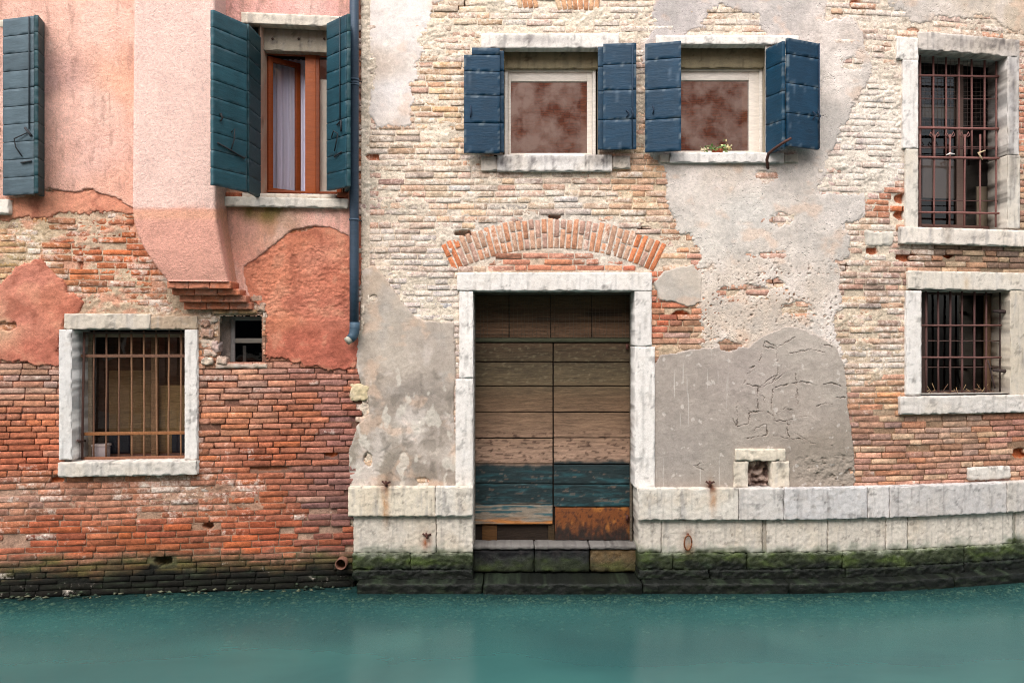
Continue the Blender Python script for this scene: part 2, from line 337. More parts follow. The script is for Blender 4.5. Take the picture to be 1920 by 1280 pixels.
BRICKC = {'L': [(40, 430, (200, 140, 105)), (150, 470, (190, 98, 60)), (250, 500, (196, 96, 52)), (30, 480, (200, 155, 110)), (300, 540, (185, 110, 75)), (180, 560, (190, 115, 85)),
                (50, 720, (188, 138, 126)), (450, 715, (188, 130, 116)), (600, 720, (172, 108, 98)), (50, 790, (182, 100, 72)), (450, 790, (190, 118, 90)), (560, 790, (180, 96, 66)), (635, 800, (160, 98, 92)),
                (50, 850, (186, 88, 54)), (500, 850, (180, 90, 60)), (640, 900, (146, 92, 86)), (60, 930, (180, 122, 104)), (200, 920, (180, 116, 96)), (330, 930, (186, 118, 96)), (500, 930, (176, 90, 60)), (630, 960, (140, 92, 92)),
                (100, 1000, (168, 74, 42)), (300, 1000, (174, 76, 42)), (500, 1000, (180, 80, 46)), (650, 1010, (150, 72, 56)), (300, 1040, (150, 76, 38)), (420, 600, (195, 150, 125)), (680, 780, (165, 90, 75))],
          'R': [(720, 300, (214, 186, 152)), (700, 360, (200, 150, 122)), (690, 160, (206, 160, 128)), (720, 450, (214, 186, 158)), (850, 200, (216, 180, 130)), (850, 350, (220, 192, 158)), (1000, 350, (206, 182, 150)), (1100, 380, (204, 176, 146)), (1200, 350, (214, 168, 122)),
                (1200, 430, (206, 168, 130)), (1000, 30, (214, 196, 170)), (880, 40, (216, 186, 144)), (1180, 60, (206, 180, 150)), (1340, 40, (216, 186, 152)), (1600, 20, (206, 172, 140)), (1660, 250, (216, 202, 186)), (1640, 330, (220, 206, 196)), (1685, 385, (186, 105, 56)),
                (1650, 440, (212, 176, 146)), (1800, 480, (150, 116, 86)), (1900, 480, (132, 102, 76)), (1650, 520, (186, 152, 124)), (1650, 600, (192, 156, 122)), (1640, 680, (200, 166, 136)), (1670, 740, (200, 146, 96)), (1650, 800, (176, 132, 106)), (1800, 800, (186, 148, 114)),
                (1900, 800, (182, 122, 94)), (1700, 880, (186, 130, 94)), (1850, 880, (182, 134, 102)), (1230, 600, (192, 104, 66)), (1285, 640, (188, 148, 110)), (740, 520, (196, 172, 150)), (820, 570, (202, 188, 172)), (1912, 250, (186, 126, 90)), (1000, 490, (196, 128, 92)), (1180, 495, (200, 112, 70))]}
LIMEC = {'L': [(60, 440, .40), (200, 480, .38), (300, 560, .45), (430, 620, .4), (50, 720, .16), (450, 720, .18), (60, 800, .05), (450, 800, .14), (600, 800, .10), (50, 930, .30), (250, 930, .36), (350, 930, .46), (450, 930, .34), (560, 930, .12), (200, 980, .12), (300, 1010, .06), (550, 1010, .10), (300, 1060, .02)],
         'R': [(720, 300, .50), (710, 120, .55), (720, 450, .52), (850, 200, .36), (850, 350, .46), (1000, 350, .44), (1150, 400, .46), (1200, 350, .32), (1000, 30, .54), (900, 40, .42), (1180, 60, .50), (1600, 30, .50), (1660, 250, .68), (1640, 330, .74), (1650, 440, .55), (1685, 385, .1), (1820, 480, .10), (1650, 520, .38), (1650, 600, .40), (1640, 670, .60), (1670, 740, .26),
                (1680, 830, .14), (1850, 830, .10), (1740, 890, .14), (1230, 600, .05), (1285, 640, .28), (800, 560, .56), (1000, 490, .12), (1910, 250, .2)]}
MORTC = {'L': [(40, 430, (196, 172, 142)), (200, 450, (196, 170, 146)), (280, 520, (190, 168, 142)), (300, 600, (186, 164, 140)), (60, 720, (128, 92, 80)), (450, 730, (120, 84, 70)), (60, 850, (92, 60, 46)), (500, 820, (96, 64, 50)), (60, 940, (176, 142, 122)), (300, 940, (176, 142, 120)), (500, 960, (166, 128, 106)), (640, 900, (104, 76, 68)), (300, 1010, (158, 122, 98)), (560, 1000, (168, 138, 118))],
         'R': [(720, 300, (222, 206, 186)), (720, 480, (210, 192, 172)), (1000, 350, (214, 198, 178)), (1200, 380, (204, 182, 154)), (1000, 30, (216, 202, 182)), (1640, 300, (218, 206, 192)), (1650, 450, (206, 190, 170)), (1820, 480, (130, 112, 92)), (1650, 600, (204, 186, 164)), (1640, 700, (196, 174, 150)), (1700, 840, (146, 116, 92)), (1850, 840, (140, 110, 88)), (1270, 620, (188, 164, 138)), (940, 440, (206, 194, 182)), (1040, 428, (204, 192, 180)), (1140, 440, (206, 194, 182)), (1000, 500, (196, 172, 150)), (800, 560, (206, 192, 174))]}
MRAISE = {'L': [(60, 430, .013), (200, 430, .016), (230, 480, .003), (150, 530, .004), (300, 560, .012), (200, 585, .018), (430, 620, .010), (60, 720, -.006), (450, 730, -.008), (60, 850, -.010), (500, 820, -.010), (640, 850, -.006), (60, 930, .005), (300, 930, .007), (430, 940, .006), (550, 980, -.001), (300, 1010, .0), (300, 1060, -.006)],
          'R': [(720, 300, 0.0066), (710, 100, 0.0115), (850, 200, 0.0041), (850, 350, 0.0053), (1000, 350, 0.0053), (1000, 30, 0.0082), (1150, 400, 0.0066), (1200, 350, 0.0033), (1180, 60, 0.0082), (1640, 150, 0.0115), (1650, 300, 0.0107), (1640, 350, 0.0107), (1685, 385, 0.0000), (1650, 460, 0.0082), (1820, 480, -.004), (1650, 540, 0.0049), (1650, 620, 0.0066), (1640, 680, 0.0098), (1660, 740, 0.0033), (1700, 840, -.002), (1850, 840, -.004), (1235, 600, 0), (1285, 640, 0.0049), (800, 560, 0.0090), (1000, 490, 0.0025), (940, 440, 0.0074), (1040, 425, 0.0066), (1140, 440, 0.0074), (860, 470, 0.0082)]}
def mortar_h(h, px, py, x, z):
    r = idw(px, py, MRAISE[h])
    n1 = fbm(x * 5, z * 7, 4, 21); n2 = fbm(x * 12, z * 24, 4, 22, .65); n3 = fbm(x * 38, z * 46, 2, 23)
    if h == 'R': r = r + .010 * sst(.10, .38, fbm(x * 1.9, z * 2.6, 5, 24, .6)) * sst(.002, .006, r) * sst(14, 40, np.abs(np.hypot(px - ARC[0], py - ARC[1]) - 450) + 200 * (np.abs(px - ARC[0]) > 225))
    else: r = r + .007 * sst(.15, .42, fbm(x * 2.2, z * 3.0, 5, 25, .6)) * sst(690, 720, py) * sst(1020, 980, py) * .8
    return -.0105 + r * (.8 + .7 * n1 + .5 * n2 + .15 * n3) + .003 * n2 + .003 * n3 - dent(h, px, py)

# ---------------------------------------------------------------- plaster patches: polygon, thickness, colour points, roughness, edge noise, cell, material
PATCH = {'L': [
    dict(name='stucco_coat', poly=[(-150, -170), (262, -170), (262, 398), (243, 388), (215, 368), (190, 362), (175, 355), (150, 360), (130, 362), (95, 357), (60, 366), (0, 372), (-150, 372)], t=.026, mat='stucco', amp=.004, edge=.020, cell=.010,
         col=[(120, 60, (230, 182, 164)), (120, 200, (230, 184, 168)), (170, 300, (230, 186, 172)), (60, 350, (212, 164, 146)), (95, 150, (198, 158, 148)), (220, 350, (226, 174, 154)), (200, 20, (232, 184, 166)), (242, 150, (228, 176, 152))], label='smooth pink stucco between the two green shutters'),  # darker point beside the shutter paints its soft shadow into the stucco
    dict(name='undercoat', poly=[(-150, 355), (262, 355), (264, 402), (240, 404), (210, 398), (150, 400), (110, 398), (80, 412), (50, 408), (20, 418), (-150, 410)], t=.012, mat='rough', amp=.008, edge=.03, cell=.010, lime=.2,
         col=[(60, 390, (206, 140, 112)), (150, 385, (212, 146, 120)), (230, 395, (208, 142, 116))], label='thin orange undercoat showing below the broken stucco edge'),
    dict(name='stucco_coat', poly=[(400, -170), (668, -170), (668, 455), (645, 440), (620, 428), (590, 424), (550, 432), (520, 455), (480, 485), (460, 500), (462, 530), (470, 560), (440, 562), (405, 400)], t=.026, mat='stucco', amp=.003, edge=.014, cell=.010,
         col=[(560, 10, (228, 174, 164)), (460, 420, (218, 162, 146)), (600, 405, (226, 174, 158)), (490, 395, (166, 128, 84)), (530, 400, (186, 140, 112)), (455, 500, (220, 158, 138)), (640, 430, (226, 170, 154)), (660, 200, (214, 150, 138))], label='pink stucco with an arched lower edge below the window sill'),
    dict(name='red_render', poly=[(450, 470), (520, 440), (690, 412), (682, 500), (672, 560), (676, 640), (668, 690), (640, 695), (610, 694), (598, 688), (580, 690), (562, 680), (548, 683), (540, 674), (505, 674), (497, 655), (502, 630), (496, 610), (500, 590), (478, 565), (450, 548)], t=.014, mat='rough', amp=.016, edge=.024, cell=.009, lime=.12,
         col=[(560, 450, (198, 124, 96)), (600, 480, (200, 132, 108)), (520, 520, (200, 128, 100)), (640, 520, (190, 116, 92)), (560, 570, (190, 118, 96)), (640, 590, (182, 112, 92)), (560, 640, (180, 102, 82)), (640, 660, (176, 100, 82)), (530, 600, (190, 120, 92))], label='rough orange red render beside the drainpipe'),
    dict(name='red_render', poly=[(-150, 560), (-20, 560), (15, 520), (30, 500), (80, 483), (105, 512), (130, 545), (160, 568), (150, 590), (120, 594), (113, 625), (116, 690), (75, 689), (60, 680), (40, 676), (0, 682), (-150, 690)], t=.018, mat='rough', amp=.006, edge=.026, cell=.010, lime=.02,
         col=[(60, 530, (194, 126, 106)), (40, 600, (192, 122, 102)), (100, 560, (188, 120, 96)), (60, 660, (184, 110, 90)), (5, 612, (200, 160, 130)), (130, 570, (196, 122, 98))], label='terracotta render patch left of the barred window'),
    ],
    'R': [
    dict(name='lime_render', poly=[(688, -170), (848, -170), (835, 5), (815, 10), (803, 45), (808, 62), (790, 75), (796, 100), (780, 118), (785, 150), (770, 160), (778, 190), (770, 215), (776, 236), (705, 238), (690, 215), (700, 150), (692, 90)], t=.006, mat='plaster', amp=.003, edge=.030, soft=.014, cell=.010, lime=.35,
         col=[(740, 60, (222, 214, 208)), (740, 180, (228, 222, 218)), (800, 10, (232, 226, 220)), (700, 120, (206, 190, 176)), (760, 230, (222, 210, 200))], label='white lime render beside the top of the drainpipe'),
    dict(name='grey_render', poly=[(1222, -170), (1556, -170), (1556, 0), (1546, 40), (1570, 35), (1600, 30), (1625, 60), (1618, 90), (1635, 110), (1640, 140), (1625, 165), (1612, 182), (1595, 215), (1579, 250), (1563, 281), (1556, 300), (1544, 331), (1537, 358), (1580, 360), (1622, 358), (1624, 398), (1612, 416), (1590, 425), (1602, 450),
            (1598, 475), (1570, 490), (1582, 505), (1575, 540), (1588, 575), (1562, 592), (1572, 640), (1590, 690), (1480, 700), (1340, 680), (1312, 645), (1312, 560), (1303, 500), (1306, 470), (1290, 440), (1270, 430), (1262, 410), (1246, 380), (1250, 345), (1240, 310), (1218, 290), (1210, 200), (1200, 80), (1222, 45)],
         cut=[(1316, 42), (1330, 22), (1350, 15), (1375, 24), (1420, 26), (1424, 50), (1436, 64), (1284, 64), (1326, 52)], t=.007, mat='pitted', amp=.004, edge=.034, soft=.022, cell=.009, lime=.22,
         col=[(1260, 30, (186, 178, 174)), (1450, 20, (190, 182, 176)), (1560, 130, (210, 200, 190)), (1580, 60, (204, 192, 182)), (1560, 250, (192, 184, 176)), (1290, 360, (212, 202, 192)), (1400, 400, (210, 204, 196)), (1500, 340, (206, 196, 186)), (1330, 450, (212, 204, 194)), (1500, 450, (206, 196, 186)), (1580, 390, (202, 194, 186)), (1400, 520, (212, 198, 184)), (1350, 600, (206, 190, 174)), (1500, 570, (208, 194, 180)), (1550, 620, (210, 200, 190)), (1450, 590, (204, 188, 172)), (1350, 330, (198, 186, 174))], label='pale grey pitted render to the right of the door arch'),
    dict(name='grey_render', poly=[(1226, 530), (1245, 510), (1300, 494), (1316, 520), (1312, 565), (1290, 575), (1262, 566), (1236, 562)], t=.011, mat='plaster', amp=.003, edge=.012, cell=.010, lime=.1, col=[(1250, 530, (190, 180, 168)), (1295, 540, (196, 184, 170))], label='small grey render patch beside the door lintel'),
    dict(name='grey_render', poly=[(656, 925), (655, 840), (668, 800), (692, 772), (690, 745), (676, 722), (668, 690), (670, 650), (678, 560), (678, 508), (700, 498), (722, 520), (740, 545), (755, 565), (775, 590), (795, 602), (852, 604), (856, 700), (850, 760), (862, 925)], t=.014, mat='plaster', amp=.005, edge=.010, cell=.009, lime=.14,
         col=[(690, 540, (186, 168, 150)), (720, 600, (184, 172, 158)), (820, 650, (178, 166, 154)), (740, 680, (192, 180, 166)), (700, 700, (176, 162, 148)), (780, 740, (152, 142, 132)), (720, 770, (158, 146, 134)), (820, 800, (160, 148, 136)), (760, 800, (186, 176, 164)), (700, 860, (156, 146, 132)), (760, 870, (140, 130, 118)), (820, 880, (150, 138, 126)), (790, 840, (180, 168, 156)), (840, 860, (196, 184, 172))], label='stained grey render left of the door'),
    dict(name='cement_patch', poly=[(1222, 690), (1240, 666), (1290, 656), (1370, 650), (1402, 650), (1430, 630), (1468, 612), (1500, 614), (1530, 626), (1565, 650), (1584, 690), (1590, 760), (1600, 830), (1604, 925), (1222, 925)], t=.016, mat='plaster', amp=.003, edge=.012, cell=.0046, lime=0.0,
         col=[(1270, 700, (158, 147, 138)), (1400, 700, (164, 152, 144)), (1500, 650, (172, 161, 151)), (1270, 850, (156, 146, 138)), (1500, 780, (164, 152, 142)), (1560, 880, (150, 138, 126)), (1540, 840, (146, 134, 122)), (1350, 880, (158, 148, 138)), (1560, 720, (166, 155, 145))], label='smooth taupe cement patch cracked around the little niche'),
    dict(name='grey_render', poly=[(1650, -170), (2070, -170), (2070, 40), (1960, 66), (1900, 60), (1850, 35), (1760, 34), (1735, 45), (1708, 48), (1694, 22), (1657, 17)], t=.008, mat='pitted', amp=.004, edge=.03, soft=.016, cell=.011, lime=.2, col=[(1700, 10, (198, 188, 178)), (1850, 10, (204, 190, 174)), (1900, 40, (196, 180, 160))], label='grey render above the tall barred window'),
    ]}
CRACKS = [[(1433, 650), (1455, 653), (1458, 700), (1448, 715), (1430, 725)], [(1437, 640), (1457, 651), (1488, 633)], [(1380, 762), (1382, 798), (1402, 795), (1406, 772), (1435, 770), (1448, 778), (1452, 788), (1475, 789), (1488, 784)], [(1380, 798), (1371, 780)],
          [(1400, 720), (1425, 725), (1440, 712), (1450, 705)], [(1420, 725), (1420, 765)], [(1448, 730), (1445, 768)], [(1412, 806), (1425, 798), (1437, 795), (1437, 815), (1400, 822)], [(1455, 725), (1485, 718), (1500, 715), (1525, 720)], [(1543, 720), (1560, 718), (1576, 724)], [(1530, 760), (1545, 756), (1560, 757)],
          [(1450, 815), (1475, 822), (1510, 822)], [(1475, 800), (1478, 820)], [(1497, 782), (1512, 780)], [(1565, 745), (1585, 745)], [(1405, 690), (1415, 686)], [(1300, 872), (1320, 880)], [(1560, 650), (1540, 644)], [(1490, 700), (1495, 740)], [(1545, 660), (1520, 655), (1480, 662)], [(1433, 640), (1420, 690), (1400, 700), (1395, 720)], [(1452, 712), (1470, 700), (1492, 690)], [(1500, 715), (1492, 740), (1496, 765)], [(1402, 730), (1385, 740), (1382, 762)], [(1448, 778), (1470, 765), (1500, 770), (1530, 790)], [(1435, 770), (1432, 745), (1420, 738)], [(1475, 789), (1480, 805), (1520, 830), (1560, 835)], [(1406, 772), (1395, 760)], [(1300, 880), (1310, 868), (1325, 866)]]
SPOTS = [(1368, 548, 14, 8), (1420, 545, 20, 7), (1455, 531, 14, 8), (1492, 580, 18, 9), (1365, 648, 20, 9), (1435, 478, 20, 5), (1470, 412, 14, 7), (1440, 330, 12, 7), (1590, 240, 10, 6), (1600, 120, 12, 8), (700, 560, 7, 6), (690, 860, 8, 14), (792, 900, 12, 5), (10, 612, 14, 7)]
def patch_sd(p, px, py, x, z, h):
    sd = polysd(px, py, p['poly'])
    if 'cut' in p: sd = np.minimum(sd, -polysd(px, py, p['cut']))
    for (a, b, rx, ry) in SPOTS:
        m = (np.abs(px - a) < rx * 2.5) & (np.abs(py - b) < ry * 2.5)
        if np.any(m):
            q = (np.hypot((px - a) / rx, (py - b) / ry) - 1) * min(rx, ry); sd = np.where(m, np.minimum(sd, q), sd)
    sd = sd / 190.0
    e = p['edge']
    sd = sd + e * 1.3 * fbm(x * 4, z * 4, 3, 41) + e * fbm(x * 17, z * 17, 4, 42, .65) + .45 * e * fbm(x * 48, z * 48, 2, 43)
    return sd
def hole_sd(h, px, py):
    d = np.full(np.shape(px), -1e9)
    for r in HOLES[h]: d = np.maximum(d, rectsd(px, py, r))
    return d / 190.0
def house_limit(h, px, py, x, z):
    """positive inside this house's half of the facade"""
    jag = 662 + np.where(py > 640, 14 * fbm(px * 0 + 3.1, py * .03, 3, 61), 0) + np.where((py > 690) & (py < 880), 14, 0) + np.where(py < 620, 14, 0)
    return ((jag - px) if h == 'L' else (px - jag)) / 190.0
def grid(h, rect, cell):
    xs = [inv(h, p, q)[0] for p in rect[::2] for q in rect[1::2]]; zs = [inv(h, p, q)[1] for p in rect[::2] for q in rect[1::2]]
    x = np.arange(min(xs), max(xs) + cell, cell); z = np.arange(min(zs), max(zs) + cell, cell)
    X, Z = np.meshgrid(x, z); j = RNG.random((2,) + X.shape) - .5
    return X + j[0] * cell * .45, Z + j[1] * cell * .45
def sheet(name, parent, h, X, Z, keep, hgt, col, lime, mat, label=None):
    n, m = X.shape; g = np.arange(n * m).reshape(n, m)
    kq = keep[:-1, :-1] | keep[1:, :-1] | keep[:-1, 1:] | keep[1:, 1:]
    q = np.stack([g[:-1, :-1], g[:-1, 1:], g[1:, 1:], g[1:, :-1]], -1)[kq]
    u, iv = np.unique(q, return_inverse=True); q = iv.reshape(-1, 4)
    x = X.ravel()[u]; z = Z.ravel()[u]; o = hgt.ravel()[u]
    ob = build(name, W(h, x, o, z), q, M[mat], parent, col.reshape(-1, 3)[u], np.broadcast_to(lime, X.shape).ravel()[u])
    if label: ob['label'] = label
    return ob

# ---------------------------------------------------------------- the setting: water, canal bed
def foot(x):
    """y of the wall foot at the water"""
    x = np.asarray(x, float); return np.where(x < XB, yf('L', x) - .06, yf('R', x) - .25)
def make_water():
    m = bpy.data.materials.new('canal_water'); m.use_nodes = True; nt = m.node_tree; L = nt.links
    b = nt.nodes['Principled BSDF']; out = nt.nodes['Material Output']
    geo = N(nt, 'ShaderNodeNewGeometry'); mp = N(nt, 'ShaderNodeMapping'); mp.inputs['Scale'].default_value = (.8, 1.0, 1); L.new(geo.outputs['Position'], mp.inputs[0])
    n1 = N(nt, 'ShaderNodeTexNoise', Scale=.8, Detail=4.0, Distortion=.7); L.new(mp.outputs[0], n1.inputs['Vector'])
    n2 = N(nt, 'ShaderNodeTexNoise', Scale=3.0, Detail=4.0); L.new(mp.outputs[0], n2.inputs['Vector'])
    cr = N(nt, 'ShaderNodeValToRGB'); cr.color_ramp.elements[0].position = .35; cr.color_ramp.elements[1].position = .68
    cr.color_ramp.elements[0].color = (*lin((52, 95, 94)), 1); cr.color_ramp.elements[1].color = (*lin((62, 111, 107)), 1)
    L.new(n1.outputs[0], cr.inputs[0]); L.new(cr.outputs[0], b.inputs['Base Color'])
    b.inputs['Roughness'].default_value = .2; b.inputs['Specular IOR Level'].default_value = .16
    bp = N(nt, 'ShaderNodeBump', Strength=.07, Distance=.05); L.new(n2.outputs[0], bp.inputs['Height']); L.new(bp.outputs[0], b.inputs['Normal'])
    at = N(nt, 'ShaderNodeAttribute', attribute_name='MurkAndShade'); tr = N(nt, 'ShaderNodeBsdfTransparent'); tr.inputs[0].default_value = (.72, .86, .84, 1)
    mx = N(nt, 'ShaderNodeMixShader'); L.new(at.outputs['Fac'], mx.inputs[0]); L.new(tr.outputs[0], mx.inputs[1]); L.new(b.outputs[0], mx.inputs[2]); L.new(mx.outputs[0], out.inputs[0])
    x = np.linspace(-9, 9, 361); t = np.concatenate([[-.6, -.1], np.linspace(0, 1.2, 41), np.linspace(1.3, 9, 40)])
    X, T = np.meshgrid(x, t); Y = foot(X) - T
    V = np.stack([X.ravel(), Y.ravel(), np.full(X.size, WATER)], -1); n, k = X.shape; g = np.arange(X.size).reshape(n, k)
    q = np.stack([g[:-1, :-1], g[1:, :-1], g[1:, 1:], g[:-1, 1:]], -1).reshape(-1, 4)
    o = build('canal_water', V, q, m, None, loc=(0, -4, WATER)); tag(o, kind='structure')
    xl = np.where(X < XB, .80, .60); nz = fbm(X * 3, Y * 3, 3, 9) * .10
    mk = .28 + .42 * sst(.0, 1.0, (T + nz) / xl) + .32 * sst(.2, 3.6, T); mk = np.where(T < 0, .28, mk)  # first ramp shows the shallows; slow second ramp puts wall shade into the tone
    a = o.data.attributes.new('MurkAndShade', 'FLOAT', 'POINT'); a.data.foreach_set('value', mk.astype(np.float32).ravel())
make_water()
def make_bed():
    x = np.linspace(-9, 9, 181); t = np.linspace(-.5, 9, 96); X, T = np.meshgrid(x, t)
    Y = foot(X) - T; Z = WATER - .05 - .42 * np.clip(T, 0, 2.5) + .03 * fbm(X * 4, Y * 4, 3, 4)
    n, k = X.shape; g = np.arange(X.size).reshape(n, k); q = np.stack([g[:-1, :-1], g[1:, :-1], g[1:, 1:], g[:-1, 1:]], -1).reshape(-1, 4)
    o = build('canal_bed', np.stack([X.ravel(), Y.ravel(), Z.ravel()], -1), q, M['wet'], None, np.tile(lin((26, 46, 44)), (X.size, 1))); tag(o, kind='structure')
    V = []; F = []; C = []; b = 0
    ico = np.array([(0, 0, 1)] + [(math.cos(a), math.sin(a), .25 * (-1) ** i) for i, a in enumerate(np.linspace(0, 2 * np.pi, 7)[:-1])] + [(0, 0, -.6)])
    fi = np.array([(0, i + 1, (i + 1) % 6 + 1) for i in range(6)] + [(7, (i + 1) % 6 + 1, i + 1) for i in range(6)])
    for i in range(6500):
        px = random.uniform(-5.6, 6.0); left = px < XB
        tt = abs(random.gauss(0, .24 if left else .17)) + (random.uniform(-.04, .05) if left else .0)
        s = random.uniform(.008, .026); P = ico * [s * 1.5, s * random.uniform(.7, 1.1), s * .55] * (1 + .3 * RNG.standard_normal((8, 1)))
        a = random.uniform(0, 6.3); R = np.array([[math.cos(a), -math.sin(a), 0], [math.sin(a), math.cos(a), 0], [0, 0, 1]]); P = P @ R.T
        zz = WATER - .05 - .42 * max(tt, 0) + random.uniform(0, .03) + (max(0, .05 - tt) * .9 if left else 0)
        V.append(P + [px, float(foot(px)) - tt, zz]); F.append(fi + b); b += 8
        C.append(np.tile(lin(random.choice([(86, 92, 72), (66, 76, 58), (50, 62, 50), (112, 112, 90), (40, 52, 42)])), (8, 1)))
    tag(build('shells_and_pebbles', np.concatenate(V), [np.concatenate(F)], M['wet'], None, np.concatenate(C), smooth=False), 'shells and pebbles crusted along the wall foot under the water', 'shells', kind='stuff')
make_bed()

# ---------------------------------------------------------------- the two houses
xl, _ = inv('L', 330, 640); xr, _ = inv('R', 1290, 640)
HOUSE = {'L': thing('pink_house', (xl, float(yf('L', xl)), WATER), 'pink stucco and red brick house with green shutters at the left', 'house'),
         'R': thing('weathered_house', (xr, 0, WATER), 'weathered pale brick house with blue shutters and a wooden water door', 'house')}
def in_arch(px, py):
    r = np.hypot(px - ARC[0], py - ARC[1]); a = np.arctan2(px - ARC[0], ARC[1] - py)
    return (r > ARC[2] - 2) & (r < ARC[3] + 2) & (np.abs(a) < ARC[4] + .01)

def brick_mesh(xc, zc, L_, H_, off, ang, wear, h, seed):
    """one worn brick in facade coordinates: 32 vertices, 26 quads"""
    r = random.Random(seed); bev = .0012 + .0010 * wear
    us = (-.5, -.18, .18, .5); vs = (-.5, 0, .5); loop = [0, 1, 2, 3, 7, 11, 10, 9, 8, 4]; outl = {}
    for k in loop:
        i, j = k % 4, k // 4; cor = i in (0, 3) and j in (0, 2); jx = (.0015 + .005 * wear) * r.random() * (1.3 if cor else 1); jz = (.001 + .0045 * wear) * r.random() * (1.3 if cor else 1)
        outl[k] = ((L_ / 2 - (jx if i in (0, 3) else 0)) * 2 * us[i] + (0 if i in (0, 3) else r.gauss(0, .008)), (H_ / 2 - jz) * 2 * vs[j])
    Vv = []; top = r.gauss(0, .0006 + .0012 * wear)
    for k in range(12):
        i, j = k % 4, k // 4; o = off + r.gauss(0, .0004 + .0009 * wear) + top * vs[j]
        if k in outl: x_, z_ = outl[k]; Vv.append((x_ - math.copysign(bev, x_) * (i in (0, 3)), z_ - bev * 2 * vs[j], o))
        else: Vv.append((L_ * us[i] + r.gauss(0, .01), r.gauss(0, .003), o))
    for dep in (.0012 + .0012 * wear, .055):
        for k in loop: Vv.append((outl[k][0], outl[k][1], off - dep))
    Vv = np.array(Vv); ca, sa = math.cos(ang), math.sin(ang)
    x = xc + Vv[:, 0] * ca - Vv[:, 1] * sa; z = zc + Vv[:, 0] * sa + Vv[:, 1] * ca
    return x, Vv[:, 2], z
_lp = [0, 1, 2, 3, 7, 11, 10, 9, 8, 4]
BQ = [(j * 4 + i, j * 4 + i + 1, j * 4 + i + 5, j * 4 + i + 4) for j in range(2) for i in range(3)]
BQ += [(_lp[k], 12 + k, 12 + (k + 1) % 10, _lp[(k + 1) % 10]) for k in range(10)] + [(12 + k, 22 + k, 22 + (k + 1) % 10, 12 + (k + 1) % 10) for k in range(10)]
BQ = np.array(BQ, np.int32)

